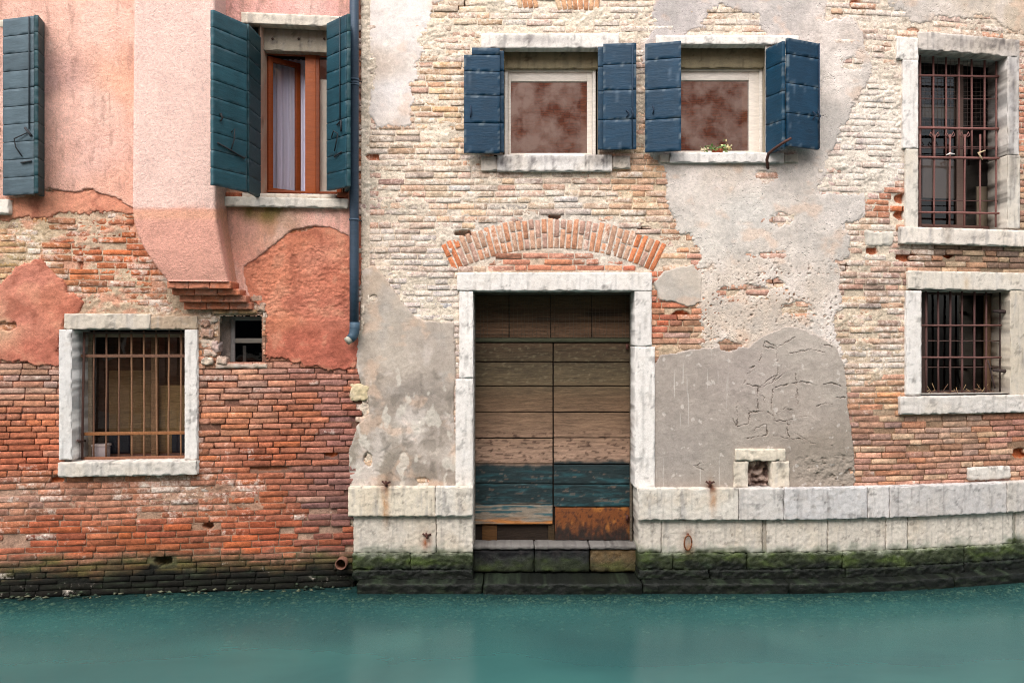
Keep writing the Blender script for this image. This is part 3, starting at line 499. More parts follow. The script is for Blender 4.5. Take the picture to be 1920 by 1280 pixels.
def make_wall(h):
    root = HOUSE[h]
    rect = (X0, Y0, 700, Y1) if h == 'L' else (640, Y0, X1, Y1)
    # mortar bed
    X, Z = grid(h, rect, .011); px, py = fwd(h, X, Z)
    cover = np.full(X.shape, -9.0)
    for p in PATCH[h]:
        a = np.asarray(p['poly']); m = (px > a[:, 0].min() - 20) & (px < a[:, 0].max() + 20) & (py > a[:, 1].min() - 20) & (py < a[:, 1].max() + 20)
        s = patch_sd(p, px[m], py[m], X[m], Z[m], h); cover[m] = np.maximum(cover[m], s)
    hs_ = hole_sd(h, px, py); lim = house_limit(h, px, py, X, Z)
    keep = (cover < .035) & (hs_ < .004) & (lim > -.07)
    hgt = mortar_h(h, px, py, X, Z) - np.where(lim < 0, .04, 0) + np.where((lim < .09) & (h == 'R') & (py < 640), .012 * (1 + fbm(X * 12, Z * 12, 3, 3)), 0)
    c = lin(idw(px, py, MORTC[h])); c = c * (1 + .22 * fbm(X * 9, Z * 9, 4, 33))[..., None]
    dd = dent(h, px, py); k = sst(.012, .03, dd) * sst(.075, .06, dd); c = mixc(c, lin((178, 92, 48)) * np.ones_like(c), .85 * k)
    c = tide(c.reshape(-1, 3), X.ravel(), Z.ravel(), .5).reshape(c.shape)
    if h == 'L':   # old pink coat clings to the rubble
        k = sst(.0, .35, fbm(X * 6, Z * 6, 4, 35)) * sst(640, 560, py) * sst(390, 420, py); c = mixc(c, lin((206, 146, 120)) * np.ones_like(c), .75 * k)
    if h == 'L':   # stucco edge of the pink house returns along the joint
        e = sst(.10, .0, np.abs(lim)) * (py < 620); c = mixc(c, lin((190, 130, 112)) * np.ones_like(c), .8 * e)
    wall = sheet('wall', root, h, X, Z, keep, hgt, c, .10 + .5 * idw(px, py, LIMEC[h]), 'mortar')
    wall['label'] = 'bed of old mortar between the bricks'
    # bricks laid in courses
    x0, x1 = X.min(), X.max(); z = WATER - .12; B = []; k = 0
    while z < Z.max():
        H_ = random.uniform(.049, .058); jt = random.uniform(.0045, .0085); xx = x0 - random.uniform(0, .27)
        while xx < x1:
            L_ = random.choice([.26, .265, .25, .13, .125, .27, .18, .23]) * random.uniform(.93, 1.05)
            B.append([xx + L_ / 2, z + H_ / 2, L_, H_]); xx += L_ + random.uniform(.004, .010)
        z += H_ + jt
    B = np.array(B); B[:, 1] += .014 * fbm(B[:, 0] * .7, B[:, 1] * .9, 2, 71) + .004 * pn(B[:, 0] * 3, B[:, 1] * 2, 72)
    # trim against openings and stones
    out = []
    for (xc, zc, L_, H_) in B:
        a, b = xc - L_ / 2, xc + L_ / 2; ok = True
        for pxr in HOLES[h]:
            d = CAMD + float(yf(h, xc)); hx0, hx1 = (pxr[0] - CX) / FPX * d, (pxr[2] - CX) / FPX * d; hz1, hz0 = (CY - pxr[1]) / FPX * d, (CY - pxr[3]) / FPX * d
            if zc + H_ / 2 - .012 <= hz0 or zc - H_ / 2 + .012 >= hz1 or b <= hx0 or a >= hx1: continue
            if a < hx0 and b > hx1: ok = False; break
            if a < hx0: b = hx0
            elif b > hx1: a = hx1
            else: ok = False; break
        if ok and b - a > .035: out.append(((a + b) / 2, zc, b - a, H_))
    B = np.array(out); px, py = fwd(h, B[:, 0], B[:, 1])
    cov = np.full(len(B), -9.0)
    for p in PATCH[h]: cov = np.maximum(cov, patch_sd(p, px, py, B[:, 0], B[:, 1], h))
    lim = house_limit(h, px, py, B[:, 0], B[:, 1]); dn = dent(h, px, py)
    kp = (cov < B[:, 2] * .5 + .02) & (lim > -.02) & (dn < .02) & ~(in_arch(px, py) if h == 'R' else np.zeros(len(B), bool))
    if h == 'L': kp &= ~((px > 255) & (px < 470) & (py < 575) & (py > 380 + 0 * px) & (px > 250 + np.clip((py - 420) * .55, 0, 90)))
    B = B[kp]; px, py, cov, lim = px[kp], py[kp], cov[kp], lim[kp]
    cb = lin(idw(px, py, BRICKC[h])); ds_ = .17 if h == 'L' else .17; cb = (cb * (1 - ds_) + ds_ * cb.mean(1, keepdims=True)) * (np.array([.98, 1.07, .94]) if h == 'L' else np.array([.92, .905, .985])); lm = idw(px, py, LIMEC[h]); rs = idw(px, py, MRAISE[h])
    items = []
    for i, (xc, zc, L_, H_) in enumerate(B):
        wild = np.clip(rs[i] / .02, 0, 1); off = random.gauss(0, .0030 + .0015 * wild)
        if random.random() < .03 + .05 * wild: off -= random.uniform(.01, .03)
        if h == 'L' and lim[i] < .12 and py[i] > 690: off += .012
        wear = np.clip(random.uniform(.1, 1.0) + .3 * wild, 0, 1.2)
        x, o, z = brick_mesh(xc, zc, L_, H_, off, random.gauss(0, .007 + .016 * wild), wear, h, 1000 + i)
        v = random.gauss(1, .13); wm = random.gauss(0, .05); c = cb[i] * v * np.array([1 + wm, 1 + random.gauss(0, .012), 1 - 1.3 * wm])
        t = random.random()
        if h == 'R':
            if t < .07: c = c * .6 + .4 * lin((200, 132, 96))
            elif t < .22: c = c * .6 + .4 * lin((220, 194, 160))
            elif t < .32: c = c * .6 + .4 * lin((186, 140, 128))
        else:
            if t < .08: c = c * .7 + .3 * lin((200, 108, 58))
            elif t < .20: c = c * .7 + .3 * lin((136, 84, 66))
            elif t < .215: c = c * .6 + .4 * lin((196, 160, 140))
        cc = np.tile(c, (32, 1)) * (1 + .17 * RNG.standard_normal((32, 1))); cc = tide(cc, x, z, .5, -.02 if h == 'L' else 0)
        items.append((W(h, x, o, z), cc, max(0, lm[i] * (1.08 if h == 'R' else 1.1) + random.gauss(0, .09)), L_ * H_ * (1 if cov[i] < -.03 else .3) * (1 if 0 < px[i] < 1920 and 0 < py[i] < 1090 else .05) * (1.15 - .35 * wild)))
    if h == 'R': items += arch_bricks()
    order = sorted(range(len(items)), key=lambda i: -items[i][3])
    for i in order[:300]:
        V, c, l, _ = items[i]; build('brick', V, BQ, M['brick'], wall, c, l, smooth=False, loc=V.mean(0))
    rest = order[300:]
    if rest:
        V = np.concatenate([items[i][0] for i in rest]); c = np.concatenate([items[i][1] for i in rest]); l = np.concatenate([np.full(32, items[i][2]) for i in rest])
        Q = np.concatenate([BQ + 32 * k for k in range(len(rest))]); o = build('brickwork', V, Q, M['brick'], wall, c, l, smooth=False); o['kind'] = 'stuff'
    # render and stucco patches
    for p in PATCH[h]:
        a = np.asarray(p['poly']); r = (max(a[:, 0].min() - 12, X0), max(a[:, 1].min() - 12, Y0), min(a[:, 0].max() + 12, X1), min(a[:, 1].max() + 12, Y1))
        X, Z = grid(h, r, p['cell']); px, py = fwd(h, X, Z); sd = patch_sd(p, px, py, X, Z, h); hd = hole_sd(h, px, py)
        keep = (sd > -.028) & (hd < .006)
        sf = p.get('soft', 0.0); e = sst(-.014 - sf, .008 + sf, sd)
        n1 = fbm(X * 3, Z * 3, 3, 51); n2 = fbm(X * 14, Z * 16, 4, 52); n3 = fbm(X * 34, Z * 34, 2, 53)
        amp = p['amp']; hg = p['t'] + amp * (1.2 * n1 + .6 * n2 + .2 * n3)
        if p['name'] == 'red_render' and amp > .01:   # the lower half is smoother
            k = sst(610, 590, py) * sst(440, 470, py); hg = p['t'] + (.004 + .004 * k) * (.8 * n1 + 1.0 * n2 + .6 * n3) - .006 * k * sst(.12, .0, np.abs(fbm(X * 7, Z * 17, 3, 54))) + .005 * sst(596, 602, py)
        if p['mat'] == 'pitted':
            k = sst(470, 520, py) * sst(1240, 1300, px); pit = np.clip(pn(X * 40, Z * 44, 58) - .50 + .25 * n1, 0, 1); hg = hg - k * pit * .10
            broke = sst(.30, .42, n2 * .6 + n1 * .5) * sst(.5, .9, k + .35) ; hg = hg - .012 * broke
        c = lin(idw(px, py, p['col'])); mott = fbm(X * 5, Z * 5, 4, 55); big = fbm(X * 1.7, Z * 1.5, 5, 155, .6); c = c * (1 + .12 * mott + .10 * n2)[..., None]
        if p['mat'] in ('pitted', 'plaster') and p['name'] != 'cement_patch':
            c = c * np.array([.93, .92, .925]); c = mixc(c, lin((222, 210, 202)) * np.ones_like(c), .5 * sst(.05, .45, big)); c = mixc(c, lin((170, 164, 158)) * np.ones_like(c), .45 * sst(-.05, -.45, big)); c = mixc(c, lin((212, 178, 152)) * np.ones_like(c), .4 * sst(.15, .5, fbm(X * 3.3, Z * 4.2, 4, 156)))
        elif p['name'] == 'stucco_coat':
            c = mixc(c, lin((206, 156, 136)) * np.ones_like(c), .5 * sst(.05, .5, big)); c = mixc(c, lin((238, 206, 192)) * np.ones_like(c), .4 * sst(.0, -.45, big)); c = mixc(c, lin((168, 130, 116)) * np.ones_like(c), .5 * sst(.22, .5, fbm(X * 9, Z * 2.0, 4, 157, .6)))
        elif p['name'] in ('red_render', 'undercoat'):
            c = mixc(c, lin((206, 146, 118)) * np.ones_like(c), .55 * sst(.1, .45, mott)); c = mixc(c, lin((146, 80, 62)) * np.ones_like(c), .5 * sst(-.1, -.45, mott))
        if p['name'] == 'cement_patch':
            dmin = np.full(px.shape, 99.0); WX = 3.2 * fbm(X * 26, Z * 26, 3, 56, .7); WY = 3.2 * fbm(X * 26, Z * 26, 3, 57, .7)
            for li, ln in enumerate(CRACKS):
                for (ax, ay), (bx, by) in zip(ln[:-1], ln[1:]):
                    wx = px + WX - ax; wy = py + WY - ay; ex, ey = bx - ax, by - ay
                    t = np.clip((wx * ex + wy * ey) / (ex * ex + ey * ey), 0, 1); dmin = np.minimum(dmin, np.hypot(wx - ex * t, wy - ey * t) + (.38 if li >= 20 else 0))
            wdt = .25 + .75 * fbm(X * 9, Z * 9, 3, 59); cr = sst(wdt + .5, wdt - .15, dmin); hg = hg - .014 * cr + .002 * sst(9, 2, dmin)
            k = sst(835, 880, py) * sst(1480, 1530, px); hg = hg + k * .012 * n2 - k * .02 * sst(.2, .5, fbm(X * 9, Z * 12, 3, 62))
            c = mixc(c, lin((120, 108, 98)) * np.ones_like(c), .5 * cr)
            scr = fbm(X * 40, Z * 1.2, 3, 66); c = mixc(c, lin((202, 194, 186)) * np.ones_like(c), .6 * sst(.50, .62, scr) * sst(1420, 1300, px)); c = mixc(c, lin((200, 190, 182)) * np.ones_like(c), .6 * sst(.52, .6, fbm(X * 11, Z * 11, 3, 67)))
        if p['name'] == 'grey_render' and p['poly'][0][0] == 656:
            bl = fbm(X * 7, Z * 4.5, 4, 63) * sst(600, 760, py); c = mixc(c, lin((206, 198, 186)) * np.ones_like(c), .65 * sst(.22, .36, bl)); c = mixc(c, lin((112, 104, 94)) * np.ones_like(c), .45 * sst(-.2, -.45, bl))
            hg = hg - .005 * sst(.3, .4, fbm(X * 9, Z * 9, 3, 64)) * sst(720, 800, py)
        c = rust(c.reshape(-1, 3), px.ravel(), py.ravel()).reshape(c.shape)
        if p['name'] == 'stucco_coat':
            st = fbm(X * 10, Z * .9, 3, 68); c = c * (1 + .07 * st)[..., None]
            if p['poly'][0][0] == 400: g = sst(386, 392, py) * sst(430, 398, py) * sst(440, 470, px) * sst(560, 520, px) * (.5 + .9 * np.clip(fbm(X * 8, Z * 3, 3, 69) + .3, 0, 1)); c = mixc(c, lin((104, 92, 44)) * np.ones_like(c), np.clip(g, 0, .8))
        hg = hg * e - .032 * (1 - e) - np.clip(dent(h, px, py), 0, .04)
        sheet(p['name'], root, h, X, Z, keep, hg, c, p.get('lime', 0.0) + 0 * px, p['mat'], p['label'])
    # the rest of the building behind the facade: top, ends and back
    xs = (X0 - 10, 662) if h == 'L' else (664, X1 + 10); xa, xb = inv(h, xs[0], 0)[0], inv(h, xs[1], 0)[0]
    zt = (CY - Y0) / 190.0 * .98; ya, yb = float(yf(h, xa)) + .03, float(yf(h, xb)) + .03; D_ = 4.0; zb = WATER - .3
    V = np.array([(xa, ya, zb), (xb, yb, zb), (xb, D_, zb), (xa, D_, zb), (xa, ya, zt), (xb, yb, zt), (xb, D_, zt), (xa, D_, zt)])
    build('rear_walls', V, np.array([(1, 2, 6, 5), (2, 3, 7, 6), (3, 0, 4, 7), (4, 5, 6, 7)]), M['mortar'], root, lin((180, 130, 110)), .1, smooth=False)

def arch_bricks():
    it = []; n = 36; r0, r1 = ARC[2], ARC[3]; da = 2 * ARC[4] / n
    for i in range(n):
        a = -ARC[4] + (i + .5) * da; rr = [(r0 + 1, r1 - 1)]
        if random.random() < .65: s = r0 + (r1 - r0) * random.choice([.36, .64, .5]); rr = [(r0 + 1, s - .8), (s + .8, r1 - random.uniform(0, 4))]
        for (p, q) in rr:
            m = (p + q) / 2; px = ARC[0] + m * math.sin(a); py = ARC[1] - m * math.cos(a); x, z = inv('R', px, py)
            L_ = (q - p) / 190.0; H_ = (m * da - 2.7) / 190.0
            xx, o, zz = brick_mesh(x, z, L_, H_, .002 + random.gauss(0, .0015), math.pi / 2 - a + random.gauss(0, .012), random.uniform(.1, .5), 'R', 9000 + i * 3 + len(it))
            base = lin((198, 122, 84)) if (i < 3 or i > n - 6) and random.random() < .7 else lin(random.choice([(190, 150, 126), (186, 142, 116), (178, 142, 126), (196, 158, 134), (192, 138, 108)]))
            cc = np.tile(base * random.gauss(1, .1), (32, 1)) * (1 + .08 * RNG.standard_normal((32, 1)))
            it.append((W('R', xx, o, zz), cc, max(0, .30 + random.gauss(0, .10) - (.3 if i > n - 6 else 0)), .05))
    for k, (px, py) in enumerate([(1046 + 10.6 * j, 3 + .05 * (j - 3.5) ** 2) for j in range(8)] + [(974 + 10 * j, 6) for j in range(4)]):
        x, z = inv('R', px, py); xx, o, zz = brick_mesh(x, z, .17 if k < 8 else .10, .046, .006, math.pi / 2 + (.28 - .06 * k if k < 8 else .2), .4, 'R', 9900 + k)
        it.append((W('R', xx, o, zz), np.tile(lin(random.choice([(204, 158, 122), (196, 144, 108), (210, 178, 146)])), (32, 1)), .25, .05))
    return it
make_wall('L'); make_wall('R')
#NEXT
# ---------------------------------------------------------------- stone plinth of the weathered house
R = HOUSE['R']; LH = HOUSE['L']
def block(name, h, pxa, pxb, z0, z1, front, back, seed, base=(224, 218, 212), parent=None, **kw):
    """stone block between two pixel seams at fixed real heights"""
    xa = inv(h, pxa, 900, front)[0] + .0025; xb = inv(h, pxb, 900, front)[0] - .0025
    cell = kw.pop('cell', .014); amp = kw.pop('amp', .006); r = kw.pop('r', .006); chip = kw.pop('chip', .012); mat = kw.pop('mat', 'stone'); freq = kw.pop('freq', 9.0); ck = kw.pop('colkw', {})
    P, Q = rbox(xb - xa, front - back, z1 - z0, cell, r, amp, seed, chip, freq=freq)
    x = P[:, 0] + (xa + xb) / 2; z = P[:, 2] + z0; off = (front + back) / 2 - P[:, 1]; px, py = fwd(h, x, z)
    return build(name, W(h, x, off, z), Q, M[mat], parent or R, stonecol(px, py, x, z, base, seed, **ck), 0.0)
GR = (208, 204, 202)
for i, (a, b, base, back) in enumerate([(652, 816, (216, 206, 190), -.05), (816, 887, (220, 214, 206), -.36), (1196, 1385, (222, 216, 208), -.36), (1385, 1470, (204, 200, 198), -.05), (1470, 1627, (206, 204, 206), -.05), (1627, 1668, (208, 204, 204), -.05), (1668, 1888, (200, 196, 196), -.05), (1888, 2080, (206, 200, 196), -.05)]):
    z1, z0 = (-1.418, -1.705) if b < 900 else (-1.432, -1.742)
    block('ledge_stone', 'R', a, b, z0, z1, .10, back, 100 + i, base, amp=.005, freq=24, chip=.014, colkw=dict(beige=.5 if b < 1390 else .15, streak=.6, soot=.22))
for i, (a, b, back) in enumerate([(662, 818, -.05), (818, 887, -.36), (1196, 1240, -.36), (1240, 1430, -.05), (1437, 1552, -.05), (1552, 1661, -.05), (1661, 1702, -.05), (1702, 1899, -.05), (1904, 2080, -.05)]):
    block('plinth_stone', 'R', a, b, -2.075, -1.708 if b < 900 else -1.745, .05, back, 120 + i, (214, 206, 196), amp=.008, chip=.016, freq=34, colkw=dict(beige=.45, streak=.35, soot=.20))
for i, (a, b, back) in enumerate([(660, 770, -.05), (770, 887, -.36), (1196, 1262, -.36), (1262, 1400, -.05), (1400, 1580, -.05), (1580, 1808, -.05), (1808, 2080, -.05)]):
    block('mossy_stone', 'R', a, b, -2.235, -2.072, .07 + .006 * (i % 2), back, 140 + i, (150, 150, 128), amp=.014, chip=.02, freq=22, r=.012, mat='wet')
for i, (a, b, back) in enumerate([(660, 887, -.36), (1196, 1330, -.36), (1330, 1586, -.05), (1586, 1808, -.05), (1808, 2080, -.05)]):
    block('tide_stone', 'R', a, b, -2.335, -2.230, .09 + .01 * (i % 2), back, 160 + i, (80, 84, 72), amp=.014, freq=20, r=.014, mat='wet')
for i, (a, b) in enumerate([(668, 905), (905, 1205), (1205, 1480), (1480, 1790), (1790, 2090)]):
    block('foot_stone', 'R', a, b, -2.66, -2.318, .25 + .012 * (i % 2), -.30, 180 + i, (96, 98, 84), amp=.014, freq=12, r=.02, mat='wet', colkw=dict(fade=.03))
block('mortar_joint', 'R', 1429, 1438, -2.07, -1.75, .036, -.05, 135, (150, 144, 136), amp=.006)
block('mortar_joint', 'R', 1898, 1905, -2.07, -1.75, .036, -.05, 136, (150, 148, 138), amp=.006)
# small stones let into the wall
stone('wall_stone', R, 'R', (1815, 875, 1896, 899), .03, -.06, (218, 212, 206), amp=.010, chip=.02, r=.02, freq=16, seed=31, label='single white stone set into the brickwork above the ledge')
stone('wall_stone', R, 'R', (654, 719, 692, 751), .02, -.06, (206, 190, 156), amp=.016, chip=.03, r=.02, freq=16, seed=32, label='cream rubble stone at the corner between the houses')
stone('wall_stone', R, 'R', (1622, 432, 1676, 461), .018, -.06, (214, 208, 198), amp=.010, chip=.03, r=.02, freq=14, seed=33, label='pale stone left of the tall window sill')

# ---------------------------------------------------------------- door
def arr(h, rect, front, back, r=.004, cell=.08, amp=0, seed=0):
    x0, x1, z0, z1 = pr(h, *rect, front); P, Q = rbox(x1 - x0, front - back, z1 - z0, cell, r, amp, seed)
    return W(h, P[:, 0] + (x0 + x1) / 2, (front + back) / 2 - P[:, 1], P[:, 2] + z0), Q
def joined(name, parent, parts, mat, col):
    V = []; F = []; b = 0
    for v, q in parts: V.append(v); F.append(q + b); b += len(v)
    return build(name, np.concatenate(V), np.concatenate(F), M[mat], parent, lin(col), 0.0)
WOODC = [(1036, 555, (84, 66, 44)), (1036, 585, (72, 54, 36)), (1036, 620, (108, 80, 60)), (1036, 655, (70, 56, 40)), (1036, 690, (80, 68, 50)), (1036, 715, (92, 78, 58)), (1036, 750, (104, 82, 62)), (1036, 800, (126, 100, 80)), (1036, 850, (160, 130, 110))]
def woodcol(px, py, x, z):
    d = 1 + .32 / CAMD; px = CX + (px - CX) / d; py = CY + (py - CY) / d        # from facade plane back to the door plane
    ys = np.array([c[1] for c in WOODC]); cs = np.array([c[2] for c in WOODC]); c = lin(np.stack([np.interp(py, ys, cs[:, k]) for k in range(3)], -1))
    g = fbm(x * 3, z * 38, 4, 5); c = c * .88 * (1 + .4 * g)[:, None]
    rag = fbm(x * 1.6, z * 34, 3, 6); k = sst(575, 590, py) * sst(604, 598, py) * sst(920, 1000, px); c = mixc(c, lin((30, 22, 16)) * np.ones_like(c), .8 * k * sst(0, .3, rag))
    k = sst(800, 815, py) * sst(872, 860, py); c = mixc(c, lin((70, 50, 40)) * np.ones_like(c), .85 * k * sst(.22, .42, fbm(x * 11, z * 42 + .4 * x, 3, 7)))
    k = sst(640, 646, py) * sst(722, 715, py); c = mixc(c, lin((140, 130, 104)) * np.ones_like(c), .25 * k * sst(.2, .6, fbm(x * 16, z * 34, 3, 8)))
    lvl = np.where(px < 1037, 870, 864) + 7 * fbm(x * 5, z * 6, 4, 9, .65)
    teal = np.ones_like(c) * lin((18, 42, 46)); w = fbm(x * 2.4, z * 22, 4, 10)
    teal = mixc(teal, lin((34, 92, 100)) * np.ones_like(c), sst(.0, .6, w) * .5 * sst(872, 890, py)); teal = mixc(teal, lin((110, 160, 165)) * np.ones_like(c), .18 * sst(.2, .65, fbm(x * 5, z * 40, 4, 11, .6)) * sst(885, 900, py))
    peel = sst(.30, .42, fbm(x * 6, z * 20, 4, 13, .65)) * sst(872, 886, py) * .45
    c = mixc(c, teal, (.97 - peel * .6) * sst(-6, 5, py - lvl))
    k = sst(940, 948, py) * (px < 1037); pale = np.ones_like(c) * lin((132, 120, 106)) * (1 + .4 * g)[:, None]; pale = mixc(pale, lin((50, 84, 90)) * np.ones_like(c), sst(-.02, .2, fbm(x * 3, z * 40, 4, 12)) * sst(978, 962, py)); pale = mixc(pale, lin((176, 108, 40)) * np.ones_like(c), .8 * sst(966, 976, py) * sst(-.2, .2, w))
    return mixc(c, pale, k)
dv, dq = arr('R', (884, 540, 1190, 1040), -.355, -.40)
door = build('door', dv, dq, M['wood'], R, lin((38, 28, 20))); door['label'] = 'tall weathered wooden water door with teal paint left at the bottom'
for i, (a, b) in enumerate(zip([890, 955, 1033, 1110], [954, 1032, 1109, 1182])):
    for j, (c, d) in enumerate([(553, 602), (603.5, 633)]):
        boxpx('transom_board', door, 'R', (a + .3, c, b - .2, d), -.335 + random.uniform(-.003, .003), -.358, 'wood', None, r=.003, cell=.014, amp=.0015, seed=i * 2 + j, colfn=woodcol)
LB = [642, 678, 724, 773, 821, 869, 906.5, 945, 983]; RB = [642, 679, 724, 772.5, 820.5, 870, 907, 950]
for k, (xs, ys) in enumerate((((891, 1036), LB), ((1038.5, 1182), RB))):
    for i in range(len(ys) - 1):
        boxpx('door_board', door, 'R', (xs[0], ys[i] + .9 + random.uniform(-.3, .4), xs[1], ys[i + 1] - .9), -.318 + random.uniform(-.004, .004) + (.012 if k == 0 and i == 7 else 0), -.358, 'wood', None, r=.004, cell=.013, amp=.002, seed=20 + 10 * k + i, colfn=woodcol)
boxpx('door_rail', door, 'R', (889, 633.5, 1184, 641), -.300, -.358, 'wood', (62, 62, 46), amp=.002)
def rustplate(px, py, x, z):
    n = fbm(x * 8, z * 5, 4, 14); s = fbm(x * 22, z * 9, 4, 15); t = np.interp(z, [-2.03, -1.75], [0, 1])
    c = np.ones((len(x), 3)) * lin((116, 64, 26)); c = mixc(c, lin((170, 108, 46)) * np.ones_like(c), .7 * sst(.1, .5, n)); c = mixc(c, lin((34, 24, 18)) * np.ones_like(c), sst(-.1, .6, s * .5 + .72 - t * 1.0)); return mixc(c, lin((60, 32, 22)) * np.ones_like(c), .8 * sst(.18, .4, fbm(x * 34, z * 26, 3, 16)))
boxpx('rusty_plate', door, 'R', (1041, 951, 1183, 1012), -.322, -.356, 'iron', None, r=.003, cell=.012, amp=.004, colfn=rustplate)['label'] = 'orange rusted metal plate at the foot of the right leaf'
boxpx('door_post', door, 'R', (904, 984, 932, 1014), -.335, -.356, 'wood', (84, 56, 28), amp=.003, cell=.02)
boxpx('door_post', door, 'R', (1028, 984, 1040, 1014), -.332, -.356, 'wood', (58, 44, 26), amp=.003, cell=.02)
for p in ((1176, 970), (1176, 650)): tube('hinge', door, [wp('R', p[0], p[1] - 5, -.30), wp('R', p[0], p[1] + 5, -.30)], .014, 'iron', (80, 42, 34))
vs = []
for px in np.arange(893, 1183, 7.0): vs.append(((px, 551), (px + random.uniform(-1, 1), 634)))
for py in np.arange(556, 634, 7.0): vs.append(((890, py), (1183, py + random.uniform(-1, 1))))
parts = []
for a, b in vs:
    A = np.array(wp('R', *a, -.325)); B_ = np.array(wp('R', *b, -.325)); r = .0013; d = (B_ - A) / np.linalg.norm(B_ - A); s1 = np.cross(d, [0, 1, 0]) * r; s2 = np.array([0, r, 0])
    parts.append((np.array([A + s1, A - s1 * .5 + s2, A - s1 * .5 - s2, B_ + s1, B_ - s1 * .5 + s2, B_ - s1 * .5 - s2]), np.array([(0, 1, 4, 3), (1, 2, 5, 4), (2, 0, 3, 5)])))
joined('wire_netting', door, parts, 'iron', (88, 80, 66))
boxpx('door_head', door, 'R', (888, 546, 1186, 552), -.27, -.358, 'wood', (92, 84, 72), amp=.002)
boxpx('door_side', door, 'R', (886.5, 548, 891, 1015), -.28, -.358, 'wood', (120, 112, 102), amp=.002, cell=.05)
boxpx('door_side', door, 'R', (1181.5, 548, 1186, 1015), -.28, -.358, 'wood', (96, 86, 74), amp=.002, cell=.05)
ds = dict(base=(230, 226, 224), amp=.003, chip=.012)
stone('door_lintel', R, 'R', (857, 511, 1223, 545), .042, -.27, seed=41, colkw=dict(beige=.12, streak=.55), **ds)
stone('door_jamb', R, 'R', (861, 545.5, 887, 709), .036, -.36, seed=42, colkw=dict(beige=.1, streak=.35), **ds)
stone('door_jamb', R, 'R', (854, 710, 887, 913), .034, -.36, seed=43, colkw=dict(beige=.15, streak=.4), **ds)
stone('door_jamb', R, 'R', (1190, 545.5, 1222, 649), .036, -.36, seed=44, colkw=dict(beige=.08, streak=.3), **ds)
stone('door_jamb', R, 'R', (1190, 650, 1228, 915), .034, -.36, seed=45, colkw=dict(beige=.08, streak=.3), **ds)
for i, (a, b) in enumerate([(885, 1002), (1002, 1106), (1106, 1197)]):
    block('step_tread', 'R', a, b, -2.075, -2.032, -.098, -.45, 56 + i, (118, 114, 110), amp=.006, r=.014, cell=.016, freq=14, colkw=dict(soot=.4, green=0, fade=-.3))
    block('door_step', 'R', a, b, -2.31, -2.076, -.12, -.45, 50 + i, (104, 84, 56) if i == 2 else (26, 26, 28), amp=.008, r=.025, mat='wet', cell=.016, freq=16, colkw=dict(soot=.4, green=.15, fade=-.13))
# crack filling of the door jamb and iron fittings
def torus(name, parent, c, R0, R1, r, col, n=18):
    pts = [(c[0] + R0 * math.cos(t), c[1] - .012 * math.sin(t), c[2] + R1 * math.sin(t)) for t in np.linspace(0, 2 * math.pi, n)]
    return tube(name, parent, pts, r, 'iron', col, seg=6)
c = wp('R', 1290, 1017, .075)
ring = thing('mooring_ring', (c[0], c[1], c[2] - .09), 'rusty iron mooring ring hanging on the stone plinth right of the door', 'ring')
torus('ring', ring, c, .036, .075, .0075, (120, 72, 44)); tube('staple', ring, [wp('R', 1289, 1001, .04), wp('R', 1290, 1001, .085)], .012, 'iron', (104, 62, 44))
for (px, py, nm, lab) in ((724, 908, 'iron_hook', 'small rusty iron hook on the ledge left of the door'), (1331, 908, 'iron_hook', 'small rusty iron hook on the ledge right of the door'), (800, 1006, 'iron_stub', 'rusted iron stub on the plinth left of the door')):
    o0 = .05 if py < 950 else .03; t = thing(nm, wp('R', px, py + 5, o0), lab, 'hook')
    tube('shank', t, [wp('R', px, py, o0 - .06), wp('R', px + 1, py + 1, o0 + .06), wp('R', px - 1, py - 7, o0 + .07)], [.016, .014, .010], 'iron', (86, 50, 40), amp=.15)
    tube('eye', t, [wp('R', px - 7, py - 6, o0 + .02), wp('R', px - 2, py - 2, o0 + .04), wp('R', px + 8, py - 5, o0 + .02)], .010, 'iron', (74, 44, 36), amp=.15)
t = thing('wall_hook', wp('R', 1440, 318, .02), 'bent brown iron shutter hook below the blue shutters at the right', 'hook')
tube('rod', t, [wp('R', 1484, 259, .36), wp('R', 1470, 267, .33), wp('R', 1452, 279, .24), wp('R', 1441, 288, .17), wp('R', 1438, 300, .12), wp('R', 1440, 318, -.02)], [.011, .013, .014, .015, .015, .016], 'iron', (82, 50, 42), amp=.1)

# ---------------------------------------------------------------- niche
def rubble(name, parent, h, rect, off, amp, cols, cell=.012, mat='rough'):
    X, Z = grid(h, rect, cell); n = fbm(X * 16, Z * 18, 4, 88); k = fbm(X * 30, Z * 30, 3, 89)
    c = mixc(lin(cols[0]) * np.ones(X.shape + (3,)), lin(cols[1]) * np.ones(X.shape + (3,)), sst(-.3, .4, n))
    return sheet(name, parent, h, X, Z, np.ones(X.shape, bool), off + amp * n + amp * .5 * k, c, 0.0, mat)
nc = rubble('niche', R, 'R', (1396, 856, 1454, 920), -.10, .07, ((124, 104, 96), (186, 164, 152))); nc['label'] = 'little square niche stuffed with rubble'
stone('niche_lintel', nc, 'R', (1379, 841, 1473, 864), .042, -.16, (218, 208, 192), seed=61, amp=.010, chip=.03, freq=16)
stone('niche_jamb', nc, 'R', (1376, 864.5, 1403, 914), .036, -.16, (214, 206, 194), seed=62, amp=.010, chip=.03, freq=14)
stone('niche_jamb', nc, 'R', (1447, 864.5, 1480, 914), .036, -.16, (212, 202, 188), seed=63, amp=.008, chip=.03, freq=14)

